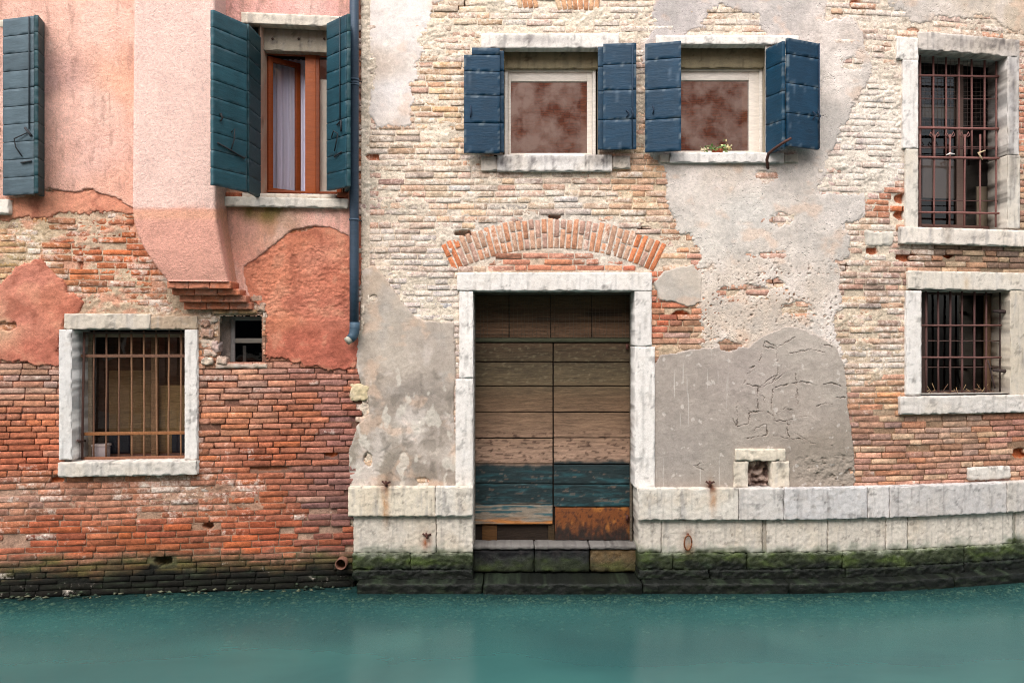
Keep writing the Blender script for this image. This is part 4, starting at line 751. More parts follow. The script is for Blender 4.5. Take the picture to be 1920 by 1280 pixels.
# ---------------------------------------------------------------- windows
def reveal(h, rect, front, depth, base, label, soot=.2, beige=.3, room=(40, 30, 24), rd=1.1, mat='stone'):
    x0, x1, z0, z1 = pr(h, *rect, front); V = []; F = []; b = 0
    for (a, c) in (((x0, z0), (x0, z1)), ((x0, z1), (x1, z1)), ((x1, z1), (x1, z0)), ((x1, z0), (x0, z0))):
        n = 24; s = np.linspace(0, 1, n); d = np.linspace(0, 1, 8); S, Dd = np.meshgrid(s, d)
        x = a[0] + (c[0] - a[0]) * S; z = a[1] + (c[1] - a[1]) * S; off = front - .004 - (depth + front) * Dd
        V.append(np.stack([x.ravel(), off.ravel(), z.ravel()], -1)); g = np.arange(S.size).reshape(S.shape) + b; b += S.size
        F.append(np.stack([g[:-1, :-1], g[1:, :-1], g[1:, 1:], g[:-1, 1:]], -1).reshape(-1, 4))
    P = np.concatenate(V); px, py = fwd(h, P[:, 0], P[:, 2]); c = stonecol(px, py, P[:, 0], P[:, 2] + P[:, 1], base, 5, soot, beige, ti=False)
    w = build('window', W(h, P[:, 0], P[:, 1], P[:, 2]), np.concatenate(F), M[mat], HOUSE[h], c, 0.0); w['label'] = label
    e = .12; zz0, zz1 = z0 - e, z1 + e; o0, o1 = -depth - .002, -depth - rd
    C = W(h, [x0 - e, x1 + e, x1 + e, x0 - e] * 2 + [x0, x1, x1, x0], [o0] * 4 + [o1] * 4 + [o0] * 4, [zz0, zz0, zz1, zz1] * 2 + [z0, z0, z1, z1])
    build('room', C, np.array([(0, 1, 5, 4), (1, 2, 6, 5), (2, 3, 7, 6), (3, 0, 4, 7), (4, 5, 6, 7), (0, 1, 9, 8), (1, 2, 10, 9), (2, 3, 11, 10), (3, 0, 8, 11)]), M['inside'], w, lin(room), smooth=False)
    return w
def ringframe(name, parent, h, rect, wd, front, back, mat, col, r=.004):
    a, b, c, d = rect; wt, wr, wb, wl = wd if hasattr(wd, '__len__') else (wd,) * 4
    return joined(name, parent, [arr(h, (a, b, a + wl, d), front, back, r), arr(h, (c - wr, b, c, d), front, back, r), arr(h, (a + wl, b, c - wr, b + wt), front - .001, back, r), arr(h, (a + wl, d - wb, c - wr, d), front - .001, back, r)], mat, col)
def pane(parent, h, rect, off, mat, name='pane'):
    x0, x1, z0, z1 = pr(h, *rect, off); return build(name, W(h, [x0, x1, x1, x0], [off] * 4, [z0, z0, z1, z1]), np.array([(0, 1, 2, 3)]), M[mat], parent, smooth=False)
def curtain(name, h, rect, off, amp, col, label, folds=9, cat='curtain', mat='cloth', parent=None, seed=1):
    x0, x1, z0, z1 = pr(h, *rect, off); s = np.linspace(0, 1, folds * 8 + 1); t = np.linspace(0, 1, 12); S, T = np.meshgrid(s, t)
    o = off + amp * np.sin(S * folds * 2 * np.pi + 1.3 * pn(S * 3, T * 1.5, seed)) * (.7 + .5 * pn(S * 4, T, seed + 1)); n, k = S.shape; g = np.arange(S.size).reshape(n, k)
    ob = build(name, W(h, (x0 + (x1 - x0) * S).ravel(), o.ravel(), (z0 + (z1 - z0) * T).ravel()), np.stack([g[:-1, :-1], g[:-1, 1:], g[1:, 1:], g[1:, :-1]], -1).reshape(-1, 4), M[mat], parent, lin(col))
    return tag(ob, label, cat) if parent is None else ob
# --- shutters
def leaf(h, parent, A, B_, py0, py1, seams, col, th=.034, off_ref=None, notch=False, seed=0, wear=.0):
    """one boarded leaf between two plan points (px, off); seams in photo pixels at the reference depth"""
    ax, ao = inv(h, A[0], 300, A[1])[0], A[1]; bx, bo = inv(h, B_[0], 300, B_[1])[0], B_[1]; ro = (ao + bo) / 2 if off_ref is None else off_ref
    pm = (A[0] + B_[0]) / 2; zs = [inv(h, pm, q, ro)[1] for q in [py0] + seams + [py1]]
    pa = np.array([ax, float(yf(h, ax)) - ao]); pb = np.array([bx, float(yf(h, bx)) - bo]); L_ = np.linalg.norm(pb - pa); u = (pb - pa) / L_; nrm = np.array([u[1], -u[0]])
    mid = (pa + pb) / 2
    def put(P): return np.stack([mid[0] + P[:, 0] * u[0] - P[:, 1] * nrm[0], mid[1] + P[:, 0] * u[1] - P[:, 1] * nrm[1], P[:, 2]], -1)
    P, Q = rbox(L_ - .006, th * .55, zs[1 if notch else 0] - zs[-1] - .012, .2, .002); P[:, 2] += zs[-1] + .006
    sh = build('shutter', put(P), Q, M['paint'], parent, lin(col) * .8)
    for i in range(len(zs) - 1):
        Lb = L_ * (.78 if notch and i == 0 else 1.0); hgt = zs[i] - zs[i + 1] - (.0005 if notch and i == 0 else .005)
        P, Q = rbox(Lb, th, hgt, .025, .002, .0010, seed * 7 + i, .003, freq=20); P[:, 0] += (L_ - Lb) / 2 * (1 if notch else 0); P[:, 2] += zs[i + 1] + .0025
        if notch and i == 0: P[:, 2] -= 0
        c = np.ones((len(P), 3)) * lin(col) * random.uniform(.88, 1.12)
        s = fbm(P[:, 0] * 55 + seed, P[:, 2] * 3.0, 3, seed + 31); c = mixc(c, lin((140, 158, 175)) * np.ones_like(c), wear * .3 * sst(.46, .62, s)); c = c * (1 + .16 * fbm(P[:, 0] * 4, P[:, 2] * 30, 3, seed) + .14 * fbm(P[:, 0] * 7, P[:, 2] * 2.5, 3, seed + 9))[:, None]
        zl = P[:, 2] - zs[i + 1]; ed = np.minimum(np.minimum(zl, hgt - zl), Lb / 2 - np.abs(P[:, 0] - (L_ - Lb) / 2 * (1 if notch else 0))); c = mixc(c, lin((112, 124, 130)) * np.ones_like(c), (.6 if wear > 0 else .22) * sst(.012, .002, ed) * sst(.12, .4, fbm(P[:, 0] * 22, P[:, 2] * 22, 3, seed + 12)))
        build('board', put(P), Q, M['paint'], sh, c)
    def pt(s, q, d): z = inv(h, pm, q, ro)[1]; p = pa + u * L_ * s + nrm * (th / 2 + d); return (p[0], p[1], z)
    return sh, pt
GREEN = (24, 62, 68); BLUE = (14, 50, 72)
# --- pink house, window with the curtain
w2 = reveal('L', (487, 46, 642, 364), .02, .26, (206, 160, 138), 'tall pink house window with brown wooden sashes and lilac curtain', .05, .6, room=(120, 112, 112), rd=.8)
stone('lintel', w2, 'L', (452, 27, 652, 47), .036, -.10, (220, 212, 200), seed=71, colkw=dict(soot=.25))
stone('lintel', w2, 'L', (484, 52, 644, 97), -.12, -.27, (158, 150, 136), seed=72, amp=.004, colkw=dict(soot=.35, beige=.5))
for p in (511, 560, 608): tube('bolt', w2, [wp('L', p, 73, -.14), wp('L', p, 73, -.105)], .012, 'iron', (70, 52, 44))  # dark studs added in place of three dark holes in the lintel
stone('sill', w2, 'L', (417, 370, 652, 388), .085, -.10, (226, 220, 212), seed=73, amp=.006, chip=.018, colkw=dict(beige=.15))
stone('sill', w2, 'L', (454, 363, 630, 371), .05, -.28, (216, 206, 196), seed=74, amp=.003)
for rc in ((418, 361, 452, 370), (632, 361, 652, 370)): boxpx('sill_end', w2, 'L', rc, .06, -.05, 'brick', (168, 96, 70), r=.006, amp=.003, cell=.03)
BR = (132, 66, 34)
ringframe('frame', w2, 'L', (490, 96, 640, 362), (9, 9, 4, 9), -.225, -.26, 'paint', BR)
boxpx('sash_stile', w2, 'L', (572, 100, 592, 362), -.215, -.255, 'paint', (150, 78, 40))
boxpx('sash_stile', w2, 'L', (590, 104, 599, 362), -.222, -.255, 'paint', (120, 60, 32))
pane(w2, 'L', (598, 104, 632, 362), -.245, 'glass2')
# the left sash stands ajar, swung inwards
def sash(parent, h, pxa, pxb, offa, offb, py0, py1, wd, col):
    A = np.array(wp(h, pxa, 300, offa)); B_ = np.array(wp(h, pxb, 300, offb)); z1 = inv(h, pxa, py0, offa)[1]; z0 = inv(h, pxa, py1, offa)[1]; u = (B_ - A)[:2]; L_ = np.linalg.norm(u); u /= L_; n = np.array([u[1], -u[0]])
    parts = []
    for (s0, s1, za, zb) in ((0, wd, z0, z1), (L_ - wd, L_, z0, z1), (wd, L_ - wd, z1 - wd, z1), (wd, L_ - wd, z0, z0 + wd)):
        P, Q = rbox(s1 - s0, .04, zb - za, .2, .004); c = A[:2] + u * (s0 + s1) / 2; parts.append((np.stack([c[0] + P[:, 0] * u[0] - P[:, 1] * n[0], c[1] + P[:, 0] * u[1] - P[:, 1] * n[1], P[:, 2] + za], -1), Q))
    o = joined('sash', parent, parts, 'paint', col)
    a, b = A[:2] + u * wd, B_[:2] - u * wd; build('pane', np.array([(a[0], a[1], z0 + wd), (b[0], b[1], z0 + wd), (b[0], b[1], z1 - wd), (a[0], a[1], z1 - wd)]), np.array([(0, 1, 2, 3)]), M['glass2'], o, smooth=False)
sash(w2, 'L', 502, 562, -.24, -.46, 106, 361, .05, (140, 66, 28))
curtain('curtain', 'L', (508, 112, 585, 372), -.47, .020, (226, 222, 240), 'pale lilac curtain hanging inside the left brown window sash', 7)
curtain('curtain', 'L', (588, 150, 648, 372), -.30, .006, (226, 220, 206), 'cream blind behind the narrow right window sash', 4, seed=5)
sl = [45 + 31.5 * k for k in range(1, 10)]
leaf('L', LH, (486, .02), (463, .40), 45, 360, sl, GREEN, seed=1, off_ref=.40)
sh, pt = leaf('L', LH, (397, .78), (461, .42), 45, 360, sl, (42, 82, 92), seed=2, off_ref=.42)  # lighter copy of the green paint, sky reflection put into the colour
sh['label'] = 'green folding shutter leaf swung in front of the chimney flue'
tube('handle', sh, [pt(.52, 256, 0), pt(.55, 250, .03), pt(.53, 270, .03), pt(.50, 290, .004)], .006, 'iron', (38, 40, 44)); tube('bolt', sh, [pt(.10, 283, .012), pt(.50, 291, .014), pt(.88, 299, .012)], .008, 'iron', (40, 42, 46))
tube('latch', sh, [pt(.18, 228, .01), pt(.22, 236, .02), pt(.18, 242, .01)], .009, 'iron', (34, 34, 38))
sh, pt = leaf('L', LH, (615, .10), (652, .38), 35, 354, [35 + 31.9 * k for k in range(1, 10)], (32, 68, 80), seed=3, off_ref=.26)
sh['label'] = 'green shutter leaf beside the drainpipe'
tube('rod', sh, [pt(.72, 36, .012), pt(.74, 240, .012)], .006, 'iron', (44, 58, 66)); tube('handle', sh, [pt(.30, 256, .01), pt(.5, 246, .03), pt(.72, 254, .03), pt(.5, 284, .02)], .006, 'iron', (36, 38, 42)); tube('latch', sh, [pt(.6, 236, .015), pt(.8, 230, .015), pt(.8, 250, .015)], .009, 'iron', (40, 44, 50)); tube('bolt', sh, [pt(.45, 294, .012), pt(.8, 288, .012)], .007, 'iron', (40, 44, 50))
leaf('L', LH, (654, .40), (650, .05), 35, 354, [35 + 31.9 * k for k in range(1, 10)], GREEN, seed=4, off_ref=.26)
# --- pink house, window cut by the left edge of the photo
w1 = reveal('L', (-118, 48, 2, 366), .02, .26, (206, 160, 138), 'pink house window cut off by the left edge of the photo', .05, .6)
stone('lintel', w1, 'L', (-130, 36, 56, 49), .036, -.27, (216, 204, 190), seed=75, colkw=dict(soot=.25)); stone('sill', w1, 'L', (-130, 372, 16, 400), .08, -.27, (224, 218, 210), seed=76)
ringframe('frame', w1, 'L', (-116, 60, 0, 366), 10, -.20, -.25, 'paint', BR); pane(w1, 'L', (-106, 70, -10, 356), -.23, 'glass2')
sl1 = [34 + 33.2 * k for k in range(1, 10)]
sh, pt = leaf('L', LH, (8, .06), (66, .20), 34, 366, sl1, (74, 90, 98), seed=5); sh['label'] = 'green shutter leaf at the left edge of the photo'  # same green paint greyed, with the sky's reflection mixed into its colour
tube('rod', sh, [pt(.88, 36, .012), pt(.88, 245, .012)], .006, 'iron', (40, 50, 56)); tube('handle', sh, [pt(.8, 252, .01), pt(.45, 262, .03), pt(.5, 278, .03), pt(.64, 294, .01)], .006, 'iron', (34, 36, 40)); tube('latch', sh, [pt(.75, 242, .012), pt(.95, 258, .012)], .012, 'iron', (46, 46, 50)); tube('bolt', sh, [pt(.62, 307, .012), pt(.95, 305, .012)], .008, 'iron', (40, 42, 46))
leaf('L', LH, (80, .03), (68, .24), 35, 366, sl1, GREEN, seed=6)
# --- pink house, barred window
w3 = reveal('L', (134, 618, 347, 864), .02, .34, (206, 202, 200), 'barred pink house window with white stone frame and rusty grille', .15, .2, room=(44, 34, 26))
stone('lintel', w3, 'L', (120, 588, 282, 617), .036, -.12, (214, 204, 192), seed=81, amp=.006, chip=.02); stone('lintel', w3, 'L', (282, 592, 370, 617), .026, -.12, (184, 164, 144), seed=82, amp=.008, chip=.02, colkw=dict(beige=.8))
stone('jamb', w3, 'L', (110, 618, 135, 862), .04, -.34, (224, 222, 222), seed=83, chip=.02, colkw=dict(streak=.3, beige=.1)); stone('jamb', w3, 'L', (346, 618, 370, 862), .036, -.34, (224, 220, 218), seed=84, chip=.02, colkw=dict(streak=.3, beige=.1))
stone('sill', w3, 'L', (108, 865, 369, 892), .07, -.34, (216, 210, 204), seed=85, amp=.006, chip=.025)
IR = (138, 102, 72)
for i, p in enumerate([176, 200, 224, 246.5, 270, 293, 317, 340]): bar(w3, 'L', (p, 620), (p + random.uniform(-1.5, 1.5), 861), -.13, .0095, (132, 96, 70) if i > 2 else (108, 76, 58), n=9, wob=.0025)
for q, c in ((667, (116, 82, 64)), (812, (142, 92, 54)), (858, (136, 90, 66))): joined('crossbar', w3, [arr('L', (152, q - 3, 350, q + 3), -.118, -.128, .002)], 'iron', c)
bar(w3, 'L', (158, 622), (154, 862), -.10, .012, (84, 56, 48), name='bar'); joined('crossbar', w3, [arr('L', (155, 622, 350, 626), -.118, -.130, .002)], 'iron', (70, 52, 44))
ringframe('frame', w3, 'L', (160, 624, 352, 866), (8, 6, 10, 12), -.29, -.335, 'wood', (150, 132, 112)); boxpx('sash_stile', w3, 'L', (283, 632, 296, 858), -.292, -.33, 'wood', (104, 78, 56)); pane(w3, 'L', (172, 632, 346, 858), -.315, 'darkglass')

for (rc, cc, oo) in (((172, 628, 204, 850), (66, 50, 38), -.365), ((204, 628, 283, 694), (96, 72, 52), -.372), ((204, 694, 283, 812), (150, 120, 84), -.36), ((296, 628, 352, 722), (84, 62, 44), -.372), ((296, 722, 352, 812), (172, 140, 98), -.36), ((204, 814, 244, 850), (40, 40, 50), -.37), ((244, 814, 283, 850), (140, 110, 78), -.362), ((296, 814, 322, 850), (150, 118, 80), -.362), ((322, 814, 352, 850), (44, 44, 54), -.37), ((180, 850, 352, 862), (130, 86, 70), -.34)): boxpx('inner_board', w3, 'L', rc, oo, oo - .02, 'wood', cc, cell=.05)
t = thing('plastic_tub', wp('L', 186, 858, -.22), 'cloudy plastic tub standing behind the rusty grille of the left window', 'tub')
v, q = arr('L', (172, 836, 199, 858), -.17, -.27, .01); build('tub', v, q, M['cloth'], t, lin((150, 138, 138))); v, q = arr('L', (171, 833, 200, 837), -.165, -.275, .004); build('lid', v, q, M['cloth'], t, lin((160, 146, 142)))
tube('hinge', w3, [wp('L', 146, 826, .0), wp('L', 152, 828, -.08), wp('L', 160, 826, -.11)], .014, 'iron', (70, 48, 42))
# --- pink house, little window
w4 = reveal('L', (402, 587, 497, 686), .01, .24, (142, 128, 118), 'small dark window under the corbelled flue', .3, .5, room=(24, 20, 18), mat='rough')
ringframe('frame', w4, 'L', (432, 593, 504, 684), (8, 6, 3, 8), -.19, -.23, 'paint', (132, 128, 126)); boxpx('transom', w4, 'L', (440, 634, 499, 643), -.195, -.225, 'paint', (128, 122, 114)); boxpx('mullion', w4, 'L', (455, 648, 461, 682), -.22, -.24, 'paint', (104, 100, 96)); pane(w4, 'L', (439, 600, 499, 682), -.21, 'darkglass')
boxpx('jamb', w4, 'L', (404, 592, 433, 686), -.20, -.24, 'rough', (150, 136, 126), amp=.006, cell=.02); stone('lintel', w4, 'L', (398, 581, 480, 588), .03, -.24, (186, 150, 112), seed=86, amp=.006, mat='brick'); stone('sill', w4, 'L', (404, 682, 500, 690), .012, -.24, (188, 168, 154), seed=87, amp=.008)
for k, (a, b, c_, d_) in enumerate([(374, 600, 392, 613), (376, 616, 400, 634), (374, 637, 404, 652), (380, 655, 406, 668), (376, 670, 398, 684), (396, 592, 408, 606), (470, 552, 492, 566), (478, 566, 500, 584), (396, 640, 410, 660), (404, 668, 424, 684)]):
    stone('rubble_stone', w4, 'L', (a, b, c_, d_), random.uniform(.0, .03), -.12, random.choice([(196, 172, 158), (206, 186, 172), (182, 146, 128), (190, 166, 160)]), seed=500 + k, amp=.014, chip=.03, r=.018, freq=18, cell=.012, mat='rough', colkw=dict(ti=False, beige=.4))
# --- weathered house, two blue-shuttered windows
def blue_window(label, lint, opn, frame, gl, sills, seed):
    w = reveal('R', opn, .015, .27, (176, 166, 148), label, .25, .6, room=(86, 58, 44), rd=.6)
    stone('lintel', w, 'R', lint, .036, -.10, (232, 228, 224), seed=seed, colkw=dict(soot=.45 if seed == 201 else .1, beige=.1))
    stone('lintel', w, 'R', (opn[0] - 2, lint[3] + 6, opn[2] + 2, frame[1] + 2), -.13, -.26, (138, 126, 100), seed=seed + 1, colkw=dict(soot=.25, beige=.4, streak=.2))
    for k, s in enumerate(sills): stone('sill', w, 'R', s, .05 - .012 * (k > 0), -.26 if k == 0 else -.05, (228, 224, 222) if k == 0 else (210, 200, 190), seed=seed + 3 + k, chip=.02, colkw=dict(soot=.6 if seed == 201 and k == 0 else .12))
    WH = (226, 218, 208)
    ringframe('frame', w, 'R', frame, (7, 6, 2, 6), -.17, -.24, 'paint', WH); ringframe('sash', w, 'R', (frame[0] + 7, frame[1] + 8, frame[2] - 7, frame[3] - 1), (gl[1] - frame[1] - 8, frame[2] - 7 - gl[2], 3, max(gl[0] - frame[0] - 7, 3)), -.19, -.235, 'paint', (218, 208, 196))
    pane(w, 'R', (gl[0] - 1, gl[1] - 1, gl[2] + 1, gl[3] + 1), -.215, 'glass'); curtain('blind', 'R', (gl[0] - 6, gl[1] - 6, gl[2] + 6, gl[3] + 8), -.40, .012, (84, 48, 28), None, 8, mat='wood', parent=w, seed=seed)
    boxpx('inner_rail', w, 'R', (gl[0] - 2, gl[1] - 2, gl[2] + 2, gl[1] + 11), -.25, -.28, 'wood', (96, 58, 30)); boxpx('inner_stile', w, 'R', (gl[2] - 12, gl[1] + 11, gl[2] + 2, gl[3] + 4), -.25, -.28, 'wood', (134, 80, 34))
    return w
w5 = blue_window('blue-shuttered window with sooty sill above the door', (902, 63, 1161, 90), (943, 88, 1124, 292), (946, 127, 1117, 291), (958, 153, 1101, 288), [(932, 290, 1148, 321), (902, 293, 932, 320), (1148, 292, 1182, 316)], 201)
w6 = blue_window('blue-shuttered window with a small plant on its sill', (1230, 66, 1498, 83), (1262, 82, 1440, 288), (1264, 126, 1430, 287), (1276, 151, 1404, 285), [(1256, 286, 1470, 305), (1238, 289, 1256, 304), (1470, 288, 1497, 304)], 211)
def hardware(sh, pt, s, rod=True):
    if rod: tube('rod', sh, [pt(s, 90, .012), pt(s, 278, .012)], .006, 'iron', (40, 62, 84))
    tube('latch', sh, [pt(s - .18, 208, .008), pt(s - .10, 214, .022), pt(s - .18, 222, .008)], .006, 'iron', (34, 48, 66)); tube('latch', sh, [pt(s - .03, 206, .012), pt(s + .02, 216, .024), pt(s - .02, 226, .012)], .007, 'iron', (34, 48, 66))
sh, pt = leaf('R', R, (870, .14), (937, .12), 91, 288, [104, 135, 180, 232], BLUE, notch=True, seed=11, wear=.5); sh['label'] = 'blue shutter with a notched top corner'; tube('latch', sh, [pt(.18, 200, .01), pt(.2, 212, .02), pt(.18, 222, .01)], .006, 'iron', (24, 40, 60))
leaf('R', R, (890, .075), (945, .075), 96, 286, [135, 180, 232], BLUE, seed=12)
sh, pt = leaf('R', R, (1131, .12), (1193, .15), 82, 281, [122, 170, 225], BLUE, seed=13, wear=.5); hardware(sh, pt, .88); sh['label'] = 'blue shutter with iron rod beside the next window'
leaf('R', R, (1121, .07), (1184, .075), 88, 281, [126, 172, 226], BLUE, seed=14)
sh, pt = leaf('R', R, (1210, .11), (1277, .20), 80, 285, [112, 168, 224], BLUE, seed=15, wear=.7); tube('latch', sh, [pt(.22, 198, .01), pt(.25, 206, .02), pt(.22, 214, .01)], .006, 'iron', (24, 40, 60)); sh['label'] = 'blue shutter with pale drips half across its window'
sh, pt = leaf('R', R, (1438, .02), (1470, .27), 78, 281, [118, 172, 226], (16, 56, 78), seed=16, off_ref=.25, wear=.3); sh['label'] = 'blue shutter leaf standing out from the wall'
sh, pt = leaf('R', R, (1475, .27), (1534, .12), 77, 278, [107, 161, 216], BLUE, seed=17, wear=.5); hardware(sh, pt, .95, False); tube('rod', sh, [pt(.97, 78, .01), pt(.97, 276, .01)], .006, 'iron', (30, 52, 76)); sh['label'] = 'outer blue shutter leaf at the right'
# plant on the sill
pl = thing('potted_plant', wp('R', 1345, 286, -.04), 'small leafy plant with cream flowers on the window sill', 'plant')
def scatter(name, mat, cols, n, sx, sz, size, seed, parent, ctr):
    r = np.random.default_rng(seed); V = []; F = []; C = []
    for i in range(n):
        p = np.array(ctr) + [r.normal(0, sx), r.normal(0, .03), abs(r.normal(0, sz))]; a = r.normal(size=3); a /= np.linalg.norm(a); b = np.cross(a, r.normal(size=3)); b /= np.linalg.norm(b); s = size * r.uniform(.6, 1.3)
        V.append(np.array([p - a * s, p + b * s * .45, p + a * s, p - b * s * .45])); F.append(np.array([(0, 1, 2, 3)]) + 4 * i); C.append(np.tile(lin(cols[r.integers(len(cols))]), (4, 1)))
    return build(name, np.concatenate(V), np.concatenate(F), M[mat], parent, np.concatenate(C), smooth=False)
c0 = wp('R', 1345, 284, -.05); scatter('leaves', 'leaf', [(110, 140, 80), (84, 118, 64), (140, 160, 104)], 90, .055, .035, .022, 3, pl, c0); scatter('flowers', 'leaf', [(232, 222, 178), (222, 206, 150)], 40, .02, .03, .016, 4, pl, wp('R', 1364, 280, -.05)); scatter('flowers', 'leaf', [(226, 214, 178), (206, 196, 150)], 24, .018, .02, .014, 5, pl, wp('R', 1322, 284, -.05))
tube('pot', pl, [wp('R', 1345, 287, -.05), wp('R', 1345, 281, -.05)], [.05, .06], 'brick', (150, 84, 58), seg=12)
# --- weathered house, tall barred window
def shard(w, h, pts, r, col, name='twig'): return tube(name, w, [wp(h, *p) for p in pts], r, 'iron', col, seg=5)
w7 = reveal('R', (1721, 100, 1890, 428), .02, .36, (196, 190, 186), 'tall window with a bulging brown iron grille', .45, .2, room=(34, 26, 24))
stone('lintel', w7, 'R', (1722, 66, 1912, 100), .04, -.10, (206, 198, 192), seed=91, chip=.025, amp=.007, colkw=dict(soot=.55)); stone('lintel', w7, 'R', (1682, 70, 1722, 112), .036, -.10, (226, 222, 218), seed=92, chip=.025, amp=.007)
stone('jamb', w7, 'R', (1693, 112, 1722, 278), .038, -.36, (230, 226, 224), seed=93, chip=.018, colkw=dict(streak=.3, beige=.1)); stone('jamb', w7, 'R', (1698, 279, 1722, 428), .034, -.36, (224, 218, 210), seed=94, chip=.018, colkw=dict(streak=.3)); stone('jamb', w7, 'R', (1889, 100, 1911, 290), .038, -.36, (206, 202, 200), seed=95, chip=.018, colkw=dict(soot=.5)); stone('jamb', w7, 'R', (1889, 291, 1913, 428), .038, -.36, (214, 208, 200), seed=96, chip=.018, colkw=dict(soot=.3))
stone('sill', w7, 'R', (1688, 428, 1925, 459), .06, -.36, (220, 212, 204), seed=97, chip=.02, colkw=dict(soot=.3, streak=.8))
IB = (116, 78, 72)
for p in (1725, 1750, 1774, 1798, 1822, 1846, 1868): bar(w7, 'R', (p, 101), (p, 296), -.14, .0105, IB)
for p in (1725, 1752, 1781, 1809, 1838, 1868): bar(w7, 'R', (p, 252), (p - 1, 426), -.10, .0105, IB)
for q, o, rr in ((142, -.13, .012), (240, -.13, .014), (295, -.085, .013), (398, -.085, .011)): bar(w7, 'R', (1720, q), (1873, q + 2), o, rr, (124, 82, 76), name='crossbar')
for q in (185, 275, 278, 376): bar(w7, 'R', (1722, q), (1872, q + 1), -.15, .005, (90, 62, 58), name='wire')
for p in (1752, 1781, 1809):
    for s in (-1, 1): tube('scroll', w7, [wp('R', p, 268, -.10), wp('R', p + s * 2, 256, -.10), wp('R', p + s * 7, 248, -.10), wp('R', p + s * 9, 254, -.10), wp('R', p + s * 5, 257, -.10)], .006, 'iron', IB, seg=6)
t = thing('rag_knot', wp('R', 1838, 298, -.07), 'pale twisted rag tied to the bars of the tall grille', 'rag'); tube('strip', t, [wp('R', 1848, 282, -.07), wp('R', 1834, 287, -.06), wp('R', 1838, 293, -.06), wp('R', 1842, 300, -.07)], [.004, .009, .009, .004], 'cloth', (206, 186, 150))
t = thing('rag_knot', wp('R', 1782, 293, -.07), 'white rag tied round the middle crossbar of the tall grille', 'rag'); tube('strip', t, [wp('R', 1774, 291, -.07), wp('R', 1781, 288, -.06), wp('R', 1790, 289, -.07)], [.004, .010, .005], 'cloth', (224, 216, 210))
ringframe('frame', w7, 'R', (1722, 104, 1886, 428), 6, -.32, -.355, 'paint', (92, 66, 58)); pane(w7, 'R', (1728, 110, 1880, 424), -.34, 'darkglass')
boxpx('sash_stile', w7, 'R', (1794, 110, 1806, 424), -.322, -.352, 'paint', (96, 78, 70)); boxpx('inner_board', w7, 'R', (1730, 300, 1790, 372), -.45, -.47, 'inside', (150, 136, 128)); boxpx('inner_board', w7, 'R', (1832, 350, 1862, 424), -.44, -.47, 'inside', (196, 176, 150)); boxpx('inner_board', w7, 'R', (1730, 198, 1792, 222), -.45, -.47, 'inside', (140, 128, 112))
parts = []
for px in np.arange(1726, 1876, 8.0): parts.append((px, 106, px, 236))
for py in np.arange(108, 238, 8.0): parts.append((1722, py, 1876, py))
pp = []
for (a, b, c, d) in parts:
    A = np.array(wp('R', a, b, -.18)); B_ = np.array(wp('R', c, d, -.18)); r = .0014; dd = (B_ - A) / np.linalg.norm(B_ - A); s1 = np.cross(dd, [0, 1, 0]) * r; s2 = np.array([0, r, 0])
    pp.append((np.array([A + s1, A - s1 * .5 + s2, A - s1 * .5 - s2, B_ + s1, B_ - s1 * .5 + s2, B_ - s1 * .5 - s2]), np.array([(0, 1, 4, 3), (1, 2, 5, 4), (2, 0, 3, 5)])))
joined('wire_netting', w7, pp, 'iron', (92, 74, 68))
# --- weathered house, low barred window
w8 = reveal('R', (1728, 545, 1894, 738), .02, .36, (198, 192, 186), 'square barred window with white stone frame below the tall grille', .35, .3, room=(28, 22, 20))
stone('lintel', w8, 'R', (1702, 510, 2000, 544), .04, -.36, (224, 216, 206), seed=301, chip=.02, colkw=dict(beige=.3)); stone('jamb', w8, 'R', (1699, 545, 1728, 741), .038, -.36, (226, 222, 220), seed=302, chip=.016, colkw=dict(streak=.3, beige=.1)); stone('jamb', w8, 'R', (1894, 545, 2000, 741), .036, -.36, (208, 198, 184), seed=303, chip=.02, colkw=dict(soot=.2)); stone('sill', w8, 'R', (1688, 741, 2010, 774), .055, -.36, (210, 204, 200), seed=304, chip=.02, amp=.007, colkw=dict(soot=.15))
IB2 = (92, 62, 58)
for p in (1736, 1759, 1782, 1804, 1827, 1849): bar(w8, 'R', (p, 546), (p + random.uniform(-1, 1), 735), -.12, .011, IB2, wob=.002)
for q in (610, 670): bar(w8, 'R', (1726, q), (1877, q), -.105, .011, (104, 70, 64), name='crossbar')
for p, q in ((1738, 548), (1875, 548)): bar(w8, 'R', (p, 548), (p, 736), -.15, .009, (60, 44, 40), name='frame_bar')
for q in (639, 688, 735): bar(w8, 'R', (1728, q), (1874, q), -.16, .006, (84, 62, 56), name='wire')
for q in (583, 694): tube('hinge', w8, [wp('R', 1890, q + 2, -.04), wp('R', 1880, q + 1, -.07), wp('R', 1862, q, -.10)], [.016, .018, .012], 'iron', (56, 42, 40), amp=.2)
bar(w8, 'R', (1852, 675), (1866, 728), -.09, .008, (56, 42, 40), name='latch_arm')
nest = thing('twig_litter', wp('R', 1800, 738, -.12), 'dry twigs lying along the bottom of the low grille', 'twigs')
for i in range(26):
    p = random.uniform(1732, 1872); tube('twig', nest, [wp('R', p, random.uniform(730, 738), -.12 + random.uniform(-.04, .05)), wp('R', p + random.uniform(-14, 14), random.uniform(716, 737), -.12 + random.uniform(-.04, .05))], .0028, 'wood', random.choice([(150, 120, 90), (110, 84, 66), (176, 150, 112)]), seg=4)
ringframe('frame', w8, 'R', (1728, 546, 1894, 738), 7, -.32, -.355, 'paint', (70, 54, 48)); pane(w8, 'R', (1735, 553, 1887, 731), -.34, 'darkglass'); boxpx('sash_stile', w8, 'R', (1846, 553, 1858, 731), -.322, -.352, 'paint', (110, 86, 66))

